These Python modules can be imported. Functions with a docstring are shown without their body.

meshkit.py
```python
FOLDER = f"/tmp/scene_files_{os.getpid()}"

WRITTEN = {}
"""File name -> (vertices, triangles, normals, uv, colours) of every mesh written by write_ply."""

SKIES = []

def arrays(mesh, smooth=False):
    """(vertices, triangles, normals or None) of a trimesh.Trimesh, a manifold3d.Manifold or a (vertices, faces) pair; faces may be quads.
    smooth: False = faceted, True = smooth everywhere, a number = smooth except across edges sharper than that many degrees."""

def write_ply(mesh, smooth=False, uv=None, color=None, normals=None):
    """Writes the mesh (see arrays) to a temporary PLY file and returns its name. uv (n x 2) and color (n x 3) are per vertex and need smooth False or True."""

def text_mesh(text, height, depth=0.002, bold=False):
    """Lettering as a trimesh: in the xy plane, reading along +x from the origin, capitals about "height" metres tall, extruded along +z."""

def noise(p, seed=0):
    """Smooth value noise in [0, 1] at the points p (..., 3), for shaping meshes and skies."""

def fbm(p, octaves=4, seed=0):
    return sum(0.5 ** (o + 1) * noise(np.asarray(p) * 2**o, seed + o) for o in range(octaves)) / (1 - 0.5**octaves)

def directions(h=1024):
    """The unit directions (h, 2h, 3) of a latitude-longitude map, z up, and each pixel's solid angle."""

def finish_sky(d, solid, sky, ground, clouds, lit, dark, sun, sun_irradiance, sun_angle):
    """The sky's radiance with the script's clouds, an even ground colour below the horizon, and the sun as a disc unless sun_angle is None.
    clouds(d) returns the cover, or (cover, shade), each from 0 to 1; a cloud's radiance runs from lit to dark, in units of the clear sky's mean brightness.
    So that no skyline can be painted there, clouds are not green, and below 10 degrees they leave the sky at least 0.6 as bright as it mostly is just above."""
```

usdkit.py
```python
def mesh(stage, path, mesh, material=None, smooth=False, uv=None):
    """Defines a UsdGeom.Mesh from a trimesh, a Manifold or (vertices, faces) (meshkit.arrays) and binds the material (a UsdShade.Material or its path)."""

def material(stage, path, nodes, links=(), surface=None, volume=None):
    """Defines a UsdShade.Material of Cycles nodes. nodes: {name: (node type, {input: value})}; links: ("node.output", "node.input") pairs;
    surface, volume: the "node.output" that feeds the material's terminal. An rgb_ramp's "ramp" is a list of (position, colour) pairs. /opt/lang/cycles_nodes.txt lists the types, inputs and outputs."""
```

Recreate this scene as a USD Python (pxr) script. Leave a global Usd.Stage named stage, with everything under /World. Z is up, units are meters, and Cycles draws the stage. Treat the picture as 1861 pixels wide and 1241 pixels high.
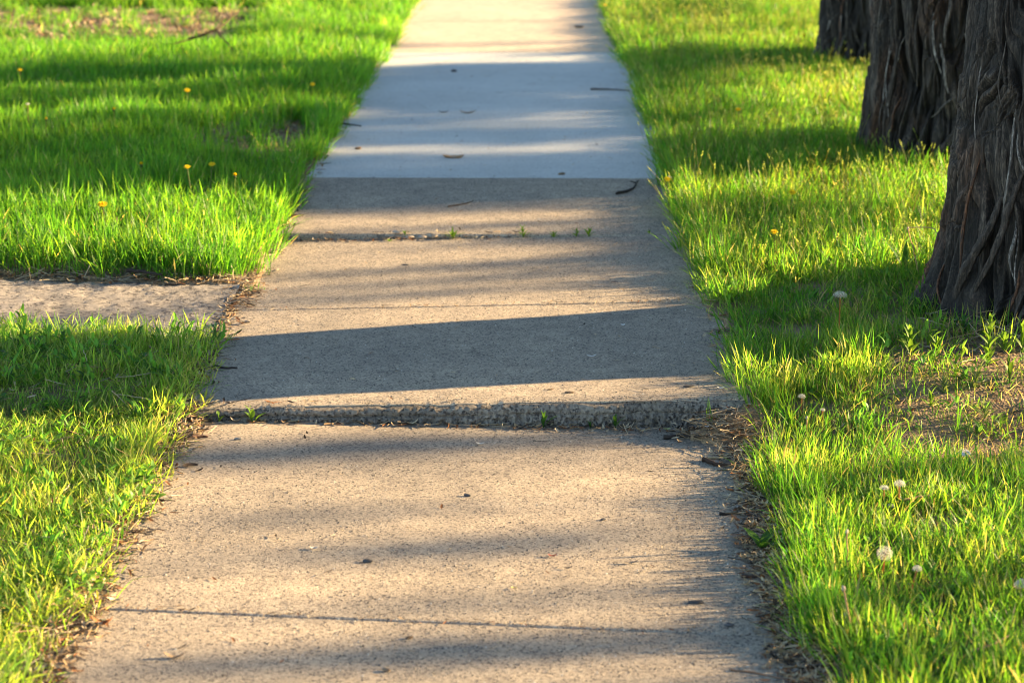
import math
import numpy as np
import trimesh
import meshkit
import usdkit
from pxr import Gf, Sdf, Usd, UsdGeom, UsdLux, UsdShade, Vt

stage = Usd.Stage.CreateInMemory()
UsdGeom.SetStageUpAxis(stage, "Z")
UsdGeom.SetStageMetersPerUnit(stage, 1.0)
world = UsdGeom.Xform.Define(stage, "/World")
UsdGeom.Scope.Define(stage, "/World/Looks")

# ------------------------------------------------------------------ camera
EYE = np.array([0.175, 0.0, 1.5])
PITCH, YAW = math.radians(13.317), math.radians(0.542)
FWD = np.array([-math.sin(YAW) * math.cos(PITCH), math.cos(YAW) * math.cos(PITCH), -math.sin(PITCH)])
RIGHT = np.array([math.cos(YAW), math.sin(YAW), 0.0])
UP = np.cross(RIGHT, FWD)
camera = UsdGeom.Camera.Define(stage, "/World/camera")
camera.AddTransformOp().Set(Gf.Matrix4d(*RIGHT, 0, *UP, 0, *(-FWD), 0, *EYE, 1))
camera.CreateFocalLengthAttr(85.1)
camera.CreateHorizontalApertureAttr(36.0)
camera.CreateFStopAttr(5.6)
camera.CreateFocusDistanceAttr(5.95)
camera.CreateClippingRangeAttr(Gf.Vec2f(0.1, 2000.0))
camera.CreateExposureAttr(2.75)

# ------------------------------------------------------------------ sky and sun (low, from the right and slightly ahead)
AZ, EL = math.radians(13.5), math.radians(14.0)
SUN = np.array([math.cos(AZ) * math.cos(EL), math.sin(AZ) * math.cos(EL), math.sin(EL)])
ALONG = np.array([math.cos(AZ), math.sin(AZ)])
ACROSS = np.array([-math.sin(AZ), math.cos(AZ)])
dome = UsdLux.DomeLight.Define(stage, "/World/sky")
dome.GetPrim().SetCustomDataByKey("kind", "structure")
sky_look = usdkit.material(stage, "/World/Looks/sky_air", {
    "air": ("sky_texture", {"sky_type": "single_scattering", "sun_disc": False, "sun_elevation": EL, "sun_rotation": math.atan2(SUN[0], SUN[1]), "aerosol_density": 0.25, "ozone_density": 1.4, "air_density": 1.0}),
    "out": ("background_shader", {"strength": 0.05})}, [("air.color", "out.color")], surface="out.background")
UsdShade.MaterialBindingAPI.Apply(dome.GetPrim()).Bind(sky_look)
sun = UsdLux.DistantLight.Define(stage, "/World/sun")
zx = SUN
xx = np.cross([0, 0, 1.0], zx); xx /= np.linalg.norm(xx)
yx = np.cross(zx, xx)
sun.AddTransformOp().Set(Gf.Matrix4d(*xx, 0, *yx, 0, *zx, 0, 0, 0, 0, 1))
sun.CreateNormalizeAttr(True)
sun.CreateIntensityAttr(1.25)
sun.CreateAngleAttr(0.5)
sun.CreateColorAttr(Gf.Vec3f(1.0, 0.71, 0.37))

# ------------------------------------------------------------------ helpers
taken = {}


def path_for(name, parent=None):
    base = (str(parent.GetPath()) if parent else "/World") + "/"
    k = taken.get(base + name, 0)
    taken[base + name] = k + 1
    return base + (name if k == 0 else f"{name}_{k:03d}")


def say(p, label=None, category=None, group=None, kind=None):
    for key, v in (("label", label), ("category", category), ("group", group), ("kind", kind)):
        if v:
            p.SetCustomDataByKey(key, v)
    return p


def thing(name, label=None, category=None, loc=(0, 0, 0), rz=0.0, group=None, kind=None):
    x = UsdGeom.Xform.Define(stage, path_for(name))
    x.AddTranslateOp().Set(Gf.Vec3d(*map(float, loc)))
    if rz:
        x.AddRotateZOp().Set(math.degrees(rz))
    return say(x.GetPrim(), label, category, group, kind)


def obj(name, mesh, mat, parent=None, smooth=False, tint=None, uv=None):
    m = usdkit.mesh(stage, path_for(name, parent), mesh, mat, smooth=smooth)
    if tint is not None:
        UsdGeom.PrimvarsAPI(m).CreatePrimvar("tint", Sdf.ValueTypeNames.Color3fArray, "vertex").Set(Vt.Vec3fArray.FromNumpy(np.asarray(tint, np.float32)))
    return m.GetPrim()


def look(name, nodes, links, surface):
    return usdkit.material(stage, "/World/Looks/" + name, nodes, links, surface=surface)


def smoothstep(a, b, x):
    t = np.clip((np.asarray(x, float) - a) / (b - a), 0, 1)
    return t * t * (3 - 2 * t)


def tube(points, radii, sides=7, wobble=0.0, rng=None):
    p = np.asarray(points, float)
    n = len(p)
    r = np.broadcast_to(np.asarray(radii, float), (n,)).copy()
    d = np.gradient(p, axis=0)
    d /= np.linalg.norm(d, axis=1, keepdims=True)
    ref = np.array([0, 0, 1.0]) if abs(d[0][2]) < 0.9 else np.array([1.0, 0, 0])
    a = np.cross(d, ref); a /= np.linalg.norm(a, axis=1, keepdims=True)
    b = np.cross(d, a)
    th = np.arange(sides) / sides * 2 * np.pi
    rr = r[:, None] * (1 + (rng.uniform(-wobble, wobble, (n, sides)) if wobble else 0))
    v = p[:, None] + rr[..., None] * (np.cos(th)[None, :, None] * a[:, None] + np.sin(th)[None, :, None] * b[:, None])
    v = np.vstack([v.reshape(-1, 3), p[:1], p[-1:]])
    i, j = np.meshgrid(np.arange(n - 1), np.arange(sides), indexing="ij")
    q = np.stack([i * sides + j, i * sides + (j + 1) % sides, (i + 1) * sides + (j + 1) % sides, (i + 1) * sides + j], -1).reshape(-1, 4)
    f = np.vstack([q[:, [0, 2, 1]], q[:, [0, 3, 2]]])
    k = np.arange(sides)
    c0, c1 = n * sides, n * sides + 1
    f = np.vstack([f, np.stack([np.full(sides, c0), k, (k + 1) % sides], 1), np.stack([np.full(sides, c1), (n - 1) * sides + (k + 1) % sides, (n - 1) * sides + k], 1)])
    return v, f


def join(parts):
    vs, fs, at = [], [], 0
    for v, f in parts:
        vs.append(v); fs.append(np.asarray(f) + at); at += len(v)
    return np.vstack(vs), np.vstack(fs)


def grid_faces(nu, nv):
    i, j = np.meshgrid(np.arange(nu - 1), np.arange(nv - 1), indexing="ij")
    a = (i * nv + j).ravel(); b = a + nv
    return np.vstack([np.stack([a, b, b + 1], 1), np.stack([a, b + 1, a + 1], 1)])


# ------------------------------------------------------------------ ground and pavement heights
HALF = 0.70
STEP_L, STEP_R = 5.655, 5.70
CRACK = 7.85


def step_y(x):
    return STEP_L + (STEP_R - STEP_L) * (np.asarray(x) + HALF) / (2 * HALF)


def walk_z(x, y):
    x, y = np.asarray(x, float), np.asarray(y, float)
    side = (x + HALF) / (2 * HALF)
    near = -0.033 - 0.031 * side - 0.004 * smoothstep(5.6, 4.2, y)
    mid = 0.0 + 0.014 * side - 0.020 * smoothstep(5.8, 7.85, y) * (1 - 0.75 * side)
    far = 0.004 + 0.003 * side
    return np.where(y < step_y(x), near, np.where(y < CRACK, mid, far))


PATH0, PATH1 = 6.36, 7.10          # side path, y range at its right end


def path_tilt(x):
    return 0.13 * (-0.65 - np.asarray(x))    # the side path leaves at a slight angle


def soil_edge(x, y):
    """How far from the middle the soil starts to cover the slabs."""
    x, y = np.asarray(x, float), np.asarray(y, float)
    n = meshkit.fbm(np.stack([np.sign(x) * 3, y * 6.0, 0 * x], -1), 4, 77)
    b = 0.668 + 0.075 * (n - 0.5)
    b = b - np.where(x < 0, 0.06 * np.exp(-((y - 5.52) / 0.10) ** 2), 0.11 * np.exp(-((y - 5.60) / 0.07) ** 2) + 0.028 * smoothstep(5.65, 5.5, y))
    b = b - 0.035 * smoothstep(11.0, 13.5, y)
    joint = (x < 0) & (y > PATH0 + 0.04) & (y < PATH1 - 0.03)
    return np.where(joint, 0.72, b)


def ground_z(x, y):
    x, y = np.asarray(x, float), np.asarray(y, float)
    ax = np.abs(x)
    edge = -0.008 + np.where(x < 0, -0.044, -0.064) * smoothstep(5.85, 5.45, y)
    right = edge + 0.035 * smoothstep(0.66, 1.1, x) + 0.05 * np.exp(-((x - 1.66) ** 2 + (y - 6.65) ** 2) / 0.35) + 0.03 * np.exp(-((x - 1.80) ** 2 + (y - 9.25) ** 2) / 0.35)
    left = edge + 0.03 * smoothstep(0.66, 1.0, ax) * smoothstep(7.1, 7.25, y - path_tilt(x)) + 0.012 * smoothstep(0.7, 1.0, ax) * smoothstep(6.4, 6.2, y)
    z = np.where(x > 0, right, left)
    z = z + 0.03 * (meshkit.fbm(np.stack([x * 1.7, y * 1.7, 0 * x], -1), 3, 5) - 0.5) * smoothstep(0.66, 1.1, ax)
    z = z + 0.030 * np.exp(-((x - 0.66) / 0.09) ** 2 - ((y - 5.62) / 0.10) ** 2)
    inpath = (x < -0.6) & (y > PATH0 + path_tilt(x) + 0.02) & (y < PATH1 + path_tilt(x) - 0.02)
    z = np.where(inpath, -0.06, z)
    b = soil_edge(x, y)
    slope = smoothstep(5.50, 5.78, y)
    xe = np.clip(x, -HALF, HALF)
    lip = walk_z(xe, np.minimum(y, 5.6)) * (1 - slope) + walk_z(xe, np.maximum(y, 5.75)) * slope + 0.003
    z = np.where((ax < HALF + 0.03) & ~inpath, np.maximum(z, lip), z)
    z = np.where(ax < b, -0.16, z)
    return z


def surface_z(x, y):
    x, y = np.asarray(x, float), np.asarray(y, float)
    return np.where(np.abs(x) < np.minimum(soil_edge(x, y), HALF), walk_z(x, y), np.where((x < -0.65) & (y > PATH0 + path_tilt(x)) & (y < PATH1 + path_tilt(x)), -0.012, ground_z(x, y)))


def spot(px, py, lift=0.0):
    """Where a sight line of the photograph (its own 1861 x 1241 coordinates) meets the surface plus lift."""
    d = FWD + (px - 930.5) / 4400 * RIGHT - (py - 620.5) / 4400 * UP
    z = 0.0
    for _ in range(12):
        p = EYE + (z + lift - EYE[2]) / d[2] * d
        z = 0.5 * z + 0.5 * float(surface_z(p[0], p[1]))
    return np.array([p[0], p[1], float(surface_z(p[0], p[1]))])


# ------------------------------------------------------------------ materials
POS = ("geometry", {})


def concrete(name, light, dark, speck, rough_mm, pit_scale=260, hole_scale=78.0, specks=0.55, stain=1.0, brush=False):
    nodes = {
        "g": POS,
        "big": ("noise_texture", {"scale": 1.6, "detail": 5.0, "roughness": 0.6}),
        "mid": ("noise_texture", {"scale": 14.0, "detail": 4.0, "roughness": 0.65}),
        "fine": ("noise_texture", {"scale": 330.0, "detail": 3.0, "roughness": 0.7}),
        "cell": ("voronoi_texture", {"scale": float(pit_scale), "feature": "f1"}),
        "pit": ("voronoi_texture", {"scale": float(hole_scale), "feature": "f1"}),
        "bigramp": ("rgb_ramp", {"ramp": [(0.32, dark), (0.66, light)]}),
        "midramp": ("rgb_ramp", {"ramp": [(0.3, (0.72, 0.72, 0.74)), (0.62, (1.06, 1.05, 1.03))]}),
        "cellsep": ("separate_color", {}),
        "cellramp": ("rgb_ramp", {"ramp": [(0.0, (0.30, 0.30, 0.33)), (0.14, (0.55, 0.54, 0.55)), (0.34, (0.95, 0.95, 0.95)), (0.8, (1.04, 1.03, 1.0)), (1.0, (1.35, 1.33, 1.28))]}),
        "m1": ("mix_color", {"blend_type": "multiply", "fac": 0.8 * stain}),
        "m2": ("mix_color", {"blend_type": "multiply", "fac": float(specks)}),
        "pitsep": ("separate_color", {}),
        "pitpick": ("map_range", {"from_min": 0.86, "from_max": 0.9, "to_min": 0.0, "to_max": 1.0, "clamp": True}),
        "pitnear": ("map_range", {"from_min": 0.30, "from_max": 0.16, "to_min": 0.0, "to_max": 1.0, "clamp": True}),
        "pitmask": ("math", {"math_type": "multiply"}),
        "m3": ("mix_color", {"blend_type": "mix", "b": speck}),
        "h1": ("math", {"math_type": "multiply", "value2": 0.9}),
        "hsum": ("math", {"math_type": "add"}),
        "hpit": ("math", {"math_type": "subtract"}),
        "bump": ("bump", {"distance": rough_mm / 1000.0, "strength": 1.0}),
        "p": ("principled_bsdf", {"roughness": 0.85, "specular_ior_level": 0.3}),
    }
    links = [(f"g.position", f"{n}.vector") for n in ("big", "mid", "fine", "cell", "pit")]
    links += [("big.fac", "bigramp.fac"), ("mid.fac", "midramp.fac"), ("cell.color", "cellsep.color"), ("cellsep.r", "cellramp.fac"),
              ("bigramp.color", "m1.a"), ("midramp.color", "m1.b"), ("m1.result", "m2.a"), ("cellramp.color", "m2.b"),
              ("pit.color", "pitsep.color"), ("pitsep.g", "pitpick.value"), ("pit.distance", "pitnear.value"), ("pitpick.result", "pitmask.value1"), ("pitnear.result", "pitmask.value2"),
              ("pitmask.value", "m3.fac"), ("m2.result", "m3.a"), ("m3.result", "p.base_color"),
              ("cellsep.g", "h1.value1"), ("h1.value", "hsum.value1"), ("fine.fac", "hsum.value2"), ("hsum.value", "hpit.value1"), ("pitmask.value", "hpit.value2"),
              ("hpit.value", "bump.height"), ("bump.normal", "p.normal")]
    if brush:
        nodes["brush"] = ("mapping", {"scale": (0.12, 7.0, 1.0)})
        links = [x for x in links if x[1] != "mid.vector"] + [("g.position", "brush.vector"), ("brush.vector", "mid.vector")]
    return look(name, nodes, links, "p.BSDF")


OLD = concrete("worn_concrete", (0.43, 0.365, 0.29), (0.29, 0.255, 0.215), (0.05, 0.05, 0.055), 3.2, hole_scale=95, specks=1.0)
NEW = concrete("new_concrete", (0.57, 0.59, 0.58), (0.46, 0.48, 0.475), (0.16, 0.155, 0.15), 0.6, specks=0.45, stain=0.75, brush=True)
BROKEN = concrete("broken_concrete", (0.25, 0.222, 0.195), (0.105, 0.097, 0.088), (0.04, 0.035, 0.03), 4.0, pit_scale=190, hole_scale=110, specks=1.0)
FAR = concrete("pale_concrete", (0.60, 0.50, 0.39), (0.50, 0.42, 0.33), (0.1, 0.1, 0.1), 1.2, specks=0.6)
PATHLOOK = concrete("pebbled_concrete", (0.33, 0.305, 0.29), (0.24, 0.225, 0.215), (0.05, 0.05, 0.05), 7.0, pit_scale=105, hole_scale=70, specks=1.0)

soil_nodes = {
    "g": POS,
    "a": ("noise_texture", {"scale": 3.0, "detail": 6.0, "roughness": 0.65}),
    "b": ("noise_texture", {"scale": 90.0, "detail": 4.0, "roughness": 0.7}),
    "c": ("voronoi_texture", {"scale": 140.0}),
    "ra": ("rgb_ramp", {"ramp": [(0.3, (0.15, 0.11, 0.075)), (0.7, (0.34, 0.255, 0.175))]}),
    "rb": ("rgb_ramp", {"ramp": [(0.3, (0.55, 0.55, 0.55)), (0.7, (1.25, 1.2, 1.1))]}),
    "m": ("mix_color", {"blend_type": "multiply", "fac": 1.0}),
    "sep": ("separate_xyz", {}),
    "absx": ("math", {"math_type": "absolute"}),
    "farx": ("map_range", {"from_min": 4.2, "from_max": 6.0, "to_min": 0.0, "to_max": 1.0, "clamp": True}),
    "fary": ("map_range", {"from_min": 20.0, "from_max": 22.0, "to_min": 0.0, "to_max": 1.0, "clamp": True}),
    "far": ("math", {"math_type": "maximum"}),
    "turf": ("mix_color", {"blend_type": "mix", "b": (0.055, 0.095, 0.02)}),
    "hs": ("math", {"math_type": "add"}),
    "bump": ("bump", {"distance": 0.006, "strength": 1.0}),
    "p": ("principled_bsdf", {"roughness": 0.95, "specular_ior_level": 0.15}),
}
SOIL = look("soil", soil_nodes, [("g.position", "a.vector"), ("g.position", "b.vector"), ("g.position", "c.vector"), ("a.fac", "ra.fac"), ("b.fac", "rb.fac"), ("ra.color", "m.a"), ("rb.color", "m.b"),
    ("g.position", "sep.vector"), ("sep.x", "absx.value1"), ("absx.value", "farx.value"), ("sep.y", "fary.value"), ("farx.result", "far.value1"), ("fary.result", "far.value2"), ("far.value", "turf.fac"),
    ("m.result", "turf.a"), ("turf.result", "p.base_color"), ("b.fac", "hs.value1"), ("c.distance", "hs.value2"), ("hs.value", "bump.height"), ("bump.normal", "p.normal")], "p.BSDF")


def tinted(name, rough=0.5, spec=0.3, translucent=0.0, gain=(1.5, 1.6, 0.9), vary=0.0, patchy=False):
    nodes = {"t": ("attribute", {"attribute": "tint"}), "p": ("principled_bsdf", {"roughness": rough, "specular_ior_level": spec})}
    src = "t.color"
    links = []
    if vary:
        nodes["o"] = ("object_info", {})
        nodes["mr"] = ("map_range", {"from_min": 0.0, "from_max": 1.0, "to_min": 1 - vary, "to_max": 1 + vary})
        nodes["hs"] = ("hsv", {"hue": 0.5, "saturation": 1.0})
        links += [("o.random", "mr.value"), ("mr.result", "hs.value"), ("t.color", "hs.color")]
        src = "hs.color"
    if patchy:  # a lawn has yellower and deeper green patches
        nodes["g"] = POS
        nodes["pn"] = ("noise_texture", {"scale": 2.3, "detail": 4.0, "roughness": 0.65})
        nodes["pr"] = ("rgb_ramp", {"ramp": [(0.34, (0.80, 0.92, 1.0)), (0.5, (1.0, 1.0, 1.0)), (0.66, (1.4, 1.14, 1.3))]})
        nodes["pm"] = ("mix_color", {"blend_type": "multiply", "fac": 1.0, "use_clamp": False})
        links += [("g.position", "pn.vector"), ("pn.fac", "pr.fac"), (src, "pm.a"), ("pr.color", "pm.b")]
        src = "pm.result"
    links.append((src, "p.base_color"))
    out = "p.BSDF"
    if translucent:
        nodes["gain"] = ("mix_color", {"blend_type": "multiply", "fac": 1.0, "b": gain, "use_clamp": False})
        nodes["tr"] = ("translucent_bsdf", {})
        nodes["mix"] = ("mix_closure", {"fac": translucent})
        links += [(src, "gain.a"), ("gain.result", "tr.color"), ("p.BSDF", "mix.closure1"), ("tr.BSDF", "mix.closure2")]
        out = "mix.closure"
    return look(name, nodes, links, out)


GRASS = tinted("grass_blade", 0.45, 0.35, 0.60, (2.5, 2.35, 0.95), 0.28, patchy=True)
LEAF = tinted("weed_leaf", 0.5, 0.3, 0.45, (1.9, 1.75, 0.9))
PETAL = tinted("petal", 0.6, 0.2, 0.35, (1.1, 1.1, 1.0))
DRY = tinted("dry_matter", 0.8, 0.15, 0.15, (1.1, 1.0, 0.9), 0.2)
STONE = tinted("grit_stone", 0.8, 0.3, 0.0, vary=0.3)
BARK_STRIP = tinted("bark_fibre", 0.85, 0.25)

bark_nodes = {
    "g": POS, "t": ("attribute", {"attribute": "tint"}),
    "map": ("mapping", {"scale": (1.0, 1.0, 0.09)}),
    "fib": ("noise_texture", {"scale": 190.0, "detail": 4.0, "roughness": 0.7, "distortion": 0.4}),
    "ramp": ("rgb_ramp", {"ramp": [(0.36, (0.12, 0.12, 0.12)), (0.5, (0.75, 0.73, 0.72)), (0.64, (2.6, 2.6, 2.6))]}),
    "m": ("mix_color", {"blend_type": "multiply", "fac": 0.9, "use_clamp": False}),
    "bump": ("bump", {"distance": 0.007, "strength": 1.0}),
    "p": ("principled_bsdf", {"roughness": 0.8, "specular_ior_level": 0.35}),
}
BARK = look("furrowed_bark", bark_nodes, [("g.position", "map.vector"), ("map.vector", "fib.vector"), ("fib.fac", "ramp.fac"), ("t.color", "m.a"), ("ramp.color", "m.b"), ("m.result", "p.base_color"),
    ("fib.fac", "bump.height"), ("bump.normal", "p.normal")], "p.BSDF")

# ------------------------------------------------------------------ ground sheet
def spaced(fine):
    lo, hi = min(fine), max(fine)
    out = np.geomspace(0.3, 260, 22)
    return np.unique(np.round(np.concatenate([lo - out, fine, hi + out]), 5))


gx = spaced(np.concatenate([np.arange(-4.6, -0.9, 0.06), np.arange(-0.9, -0.55, 0.0125), np.arange(-0.54, 0.54, 0.18), np.arange(0.55, 0.9, 0.0125), np.arange(0.9, 5.2, 0.06)]))
gy = spaced(np.concatenate([np.arange(2.0, 5.4, 0.06), np.arange(5.4, 7.4, 0.025), np.arange(7.4, 20.5, 0.07)]))
X, Y = np.meshgrid(gx, gy, indexing="ij")
gv = np.stack([X.ravel(), Y.ravel(), ground_z(X.ravel(), Y.ravel())], 1)
say(obj("ground", (gv, grid_faces(len(gx), len(gy))), SOIL, smooth=True), "brown soil and thin turf under the lawns on both sides", "ground", kind="structure")

# ------------------------------------------------------------------ sidewalk
walk = thing("sidewalk", "straight concrete sidewalk running away between two lawns", "sidewalk", kind="structure")


def chips(x):
    x = np.asarray(x, float)
    n = meshkit.fbm(np.stack([x * 14, 0 * x + 2, 0 * x], -1), 4, 91)
    return 0.004 * np.clip((n - 0.58) * 6, 0, 1)


def slab(y0l, y0r, y1l, y1r, mat, rnd=0.007, gap=0.0035, open_front=False, label=None, seed=0):
    def graded(n, a):
        m = np.linspace(0, 1, n)
        return np.unique(np.concatenate([[0, a * 0.25, a * 0.55, a], a + m * (1 - 2 * a), [1 - a, 1 - a * 0.55, 1 - a * 0.25, 1]]))
    L = y1l - y0l
    u = graded(44, rnd / (2 * HALF)); w = graded(40, rnd / L)
    if open_front:
        w = np.unique(np.concatenate([w, np.linspace(0, 0.05 / L, 12)])); u = np.unique(np.concatenate([u, np.linspace(0, 1, 360)]))
    U, Wt = np.meshgrid(u, w, indexing="ij")
    x = -HALF + 2 * HALF * U
    a = y0l + (y0r - y0l) * U + gap; b = y1l + (y1r - y1l) * U - gap
    y = a + (b - a) * Wt
    z = walk_z(x, (y0l + y1l) / 2 + (y - (y0l + y1l) / 2) * 0.98)
    d = np.minimum(np.minimum(U, 1 - U) * 2 * HALF, np.minimum(np.where(open_front, 1.0, Wt), 1 - Wt) * L)
    dd = np.clip(1 - d / rnd, 0, 1)
    z = z - rnd * 0.75 * (1 - np.sqrt(np.clip(1 - dd * dd, 0, 1)))
    z = z + 0.004 * (meshkit.fbm(np.stack([x * 5, y * 5, 0 * x + seed], -1), 3, 3) - 0.5) * np.clip(d / 0.03, 0, 1)
    if open_front:
        z = z - (0.006 + chips(x)) * np.clip(1 - Wt * L / 0.035, 0, 1) ** 2
    # ragged outer edges
    x = x + 0.006 * (meshkit.fbm(np.stack([0 * x + 9, y * 9, np.sign(x) * 3], -1), 3, 8) - 0.5) * (np.abs(x) > HALF - 0.02)
    v = np.stack([x, y, z], -1)
    nu, nv = len(u), len(w)
    f = grid_faces(nu, nv)
    ring = np.concatenate([np.arange(nu) * nv, (nu - 1) * nv + np.arange(1, nv), (np.arange(nu - 2, -1, -1)) * nv + nv - 1, np.arange(nv - 2, 0, -1)])
    vv = v.reshape(-1, 3)
    low = vv[ring].copy(); low[:, 2] -= 0.115
    k = np.arange(len(ring)); k2 = (k + 1) % len(ring)
    base = len(vv)
    f = np.vstack([f, np.stack([ring[k], base + k2, ring[k2]], 1)[:, [0, 2, 1]][:, ::-1], np.stack([ring[k], base + k, base + k2], 1)])
    p = obj("concrete_slab", (np.vstack([vv, low]), f), mat, walk, smooth=40)
    if label:
        say(p, label)
    return p


J = [(1.5, 1.5), (2.9, 2.9), (4.315, 4.25), (STEP_L, STEP_R), (6.75, 6.80), (7.86, 7.83), (9.0, 8.97), (10.14, 10.12), (11.46, 11.42), (13.1, 13.09), (14.75, 14.74), (16.3, 16.3), (17.8, 17.8), (19.3, 19.3), (21, 21), (24, 24), (28, 28)]
slabs = []
for i in range(len(J) - 1):
    (a0, a1), (b0, b1) = J[i], J[i + 1]
    new = 6 <= i <= 8
    note = {2: "worn tan slab in front of the raised step", 3: "raised slab whose front edge stands up as a step", 6: "newer smooth blue-grey slab next to the old concrete"}.get(i)
    slabs.append(slab(a0, a1, b0, b1, NEW if new else FAR if i > 8 else OLD, rnd=0.006 if new else 0.009, gap=0.0015 if i in (3,) else 0.003, open_front=i == 3, label=note, seed=i))

# the raised slab's broken front face: rounded lip, scored line, rough lower band
nu = 640
u = np.linspace(-HALF, HALF, nu)
prof = np.array([(0.012, 0.0), (0.004, -0.002), (-0.004, -0.005), (-0.010, -0.010), (-0.013, -0.016), (-0.012, -0.021), (-0.004, -0.0235), (-0.004, -0.026), (-0.012, -0.028), (-0.016, -0.031), (-0.017, -0.036), (-0.016, -0.042), (-0.015, -0.048), (-0.014, -0.055), (-0.012, -0.063), (-0.010, -0.072), (-0.010, -0.085), (-0.010, -0.11)])
fine = np.linspace(0, len(prof) - 1, 52)
prof = np.stack([np.interp(fine, np.arange(len(prof)), prof[:, i]) for i in (0, 1)], 1)
side = (u + HALF) / (2 * HALF)
rows = []
for k, (dy, dz) in zip(fine, prof):
    rough = np.interp(k, [0, 1, 4, 8, 12, 17], [0.0, 0.002, 0.004, 0.007, 0.015, 0.015])
    n1 = meshkit.fbm(np.stack([u * 110, 0 * u + dz * 110, 0 * u], -1), 3, 21) - 0.5
    n2 = meshkit.fbm(np.stack([u * 9, 0 * u + dz * 10, 0 * u + 4], -1), 3, 22) - 0.5
    wear = np.clip(meshkit.fbm(np.stack([u * 3.5, 0 * u + 6, 0 * u], -1), 3, 23) * 2.6 - 0.55, 0.3, 1)
    yy = step_y(u) + (dy if k < 4 or k > 12 else -0.013 + (dy + 0.013) * wear) + rough * 2.2 * n1 + 0.016 * n2 * (k > 2)
    top = walk_z(u, step_y(u) + 0.03) - 0.0045
    zz = top + dz * (0.85 + 0.5 * side) + (0.004 * n1 + 0.006 * n2) * (k > 1) * (k < 17)
    zz = zz - chips(u) * np.clip(1 - k / 7, 0, 1); yy = yy + 0.5 * chips(u) * np.clip(1 - k / 9, 0, 1)
    rows.append(np.stack([u, yy, zz], -1))
V = np.stack(rows, 1)
say(obj("broken_edge", (V.reshape(-1, 3), grid_faces(nu, len(prof))), BROKEN, slabs[3], smooth=50), "rough dark front face of the raised slab")

# rough raised lip at the far crack (left part)
# ------------------------------------------------------------------ side path
sp = thing("side_path", "pebbly pinkish concrete path joining the sidewalk from the left", "path", kind="structure")
for n_, (xa, xb) in enumerate([(-2.3, -0.703), (-3.9, -2.31), (-5.5, -3.91)]):
    nx, ny = 90, 46
    U, Wt = np.meshgrid(np.linspace(0, 1, nx), np.linspace(0, 1, ny), indexing="ij")
    x = xa + (xb - xa) * U
    y = PATH0 + path_tilt(x) + (PATH1 - PATH0) * Wt
    if n_ == 0:
        x = x - 0.05 * U * (1 - Wt) * 0.0
    z = -0.012 + (0.008 * U ** 12 if n_ == 0 else 0) + 0.016 * (meshkit.fbm(np.stack([x * 34, y * 30, 0 * x], -1), 3, 31) - 0.5) - 0.02 * np.clip(1 - np.minimum(np.minimum(Wt, 1 - Wt) * 0.74, np.where(n_ == 0, U, np.minimum(U, 1 - U)) * 1.6) / 0.02, 0, 1) ** 2
    obj("concrete_slab", (np.stack([x, y, z], -1).reshape(-1, 3), grid_faces(nx, ny)), PATHLOOK, sp, smooth=True)

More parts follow.
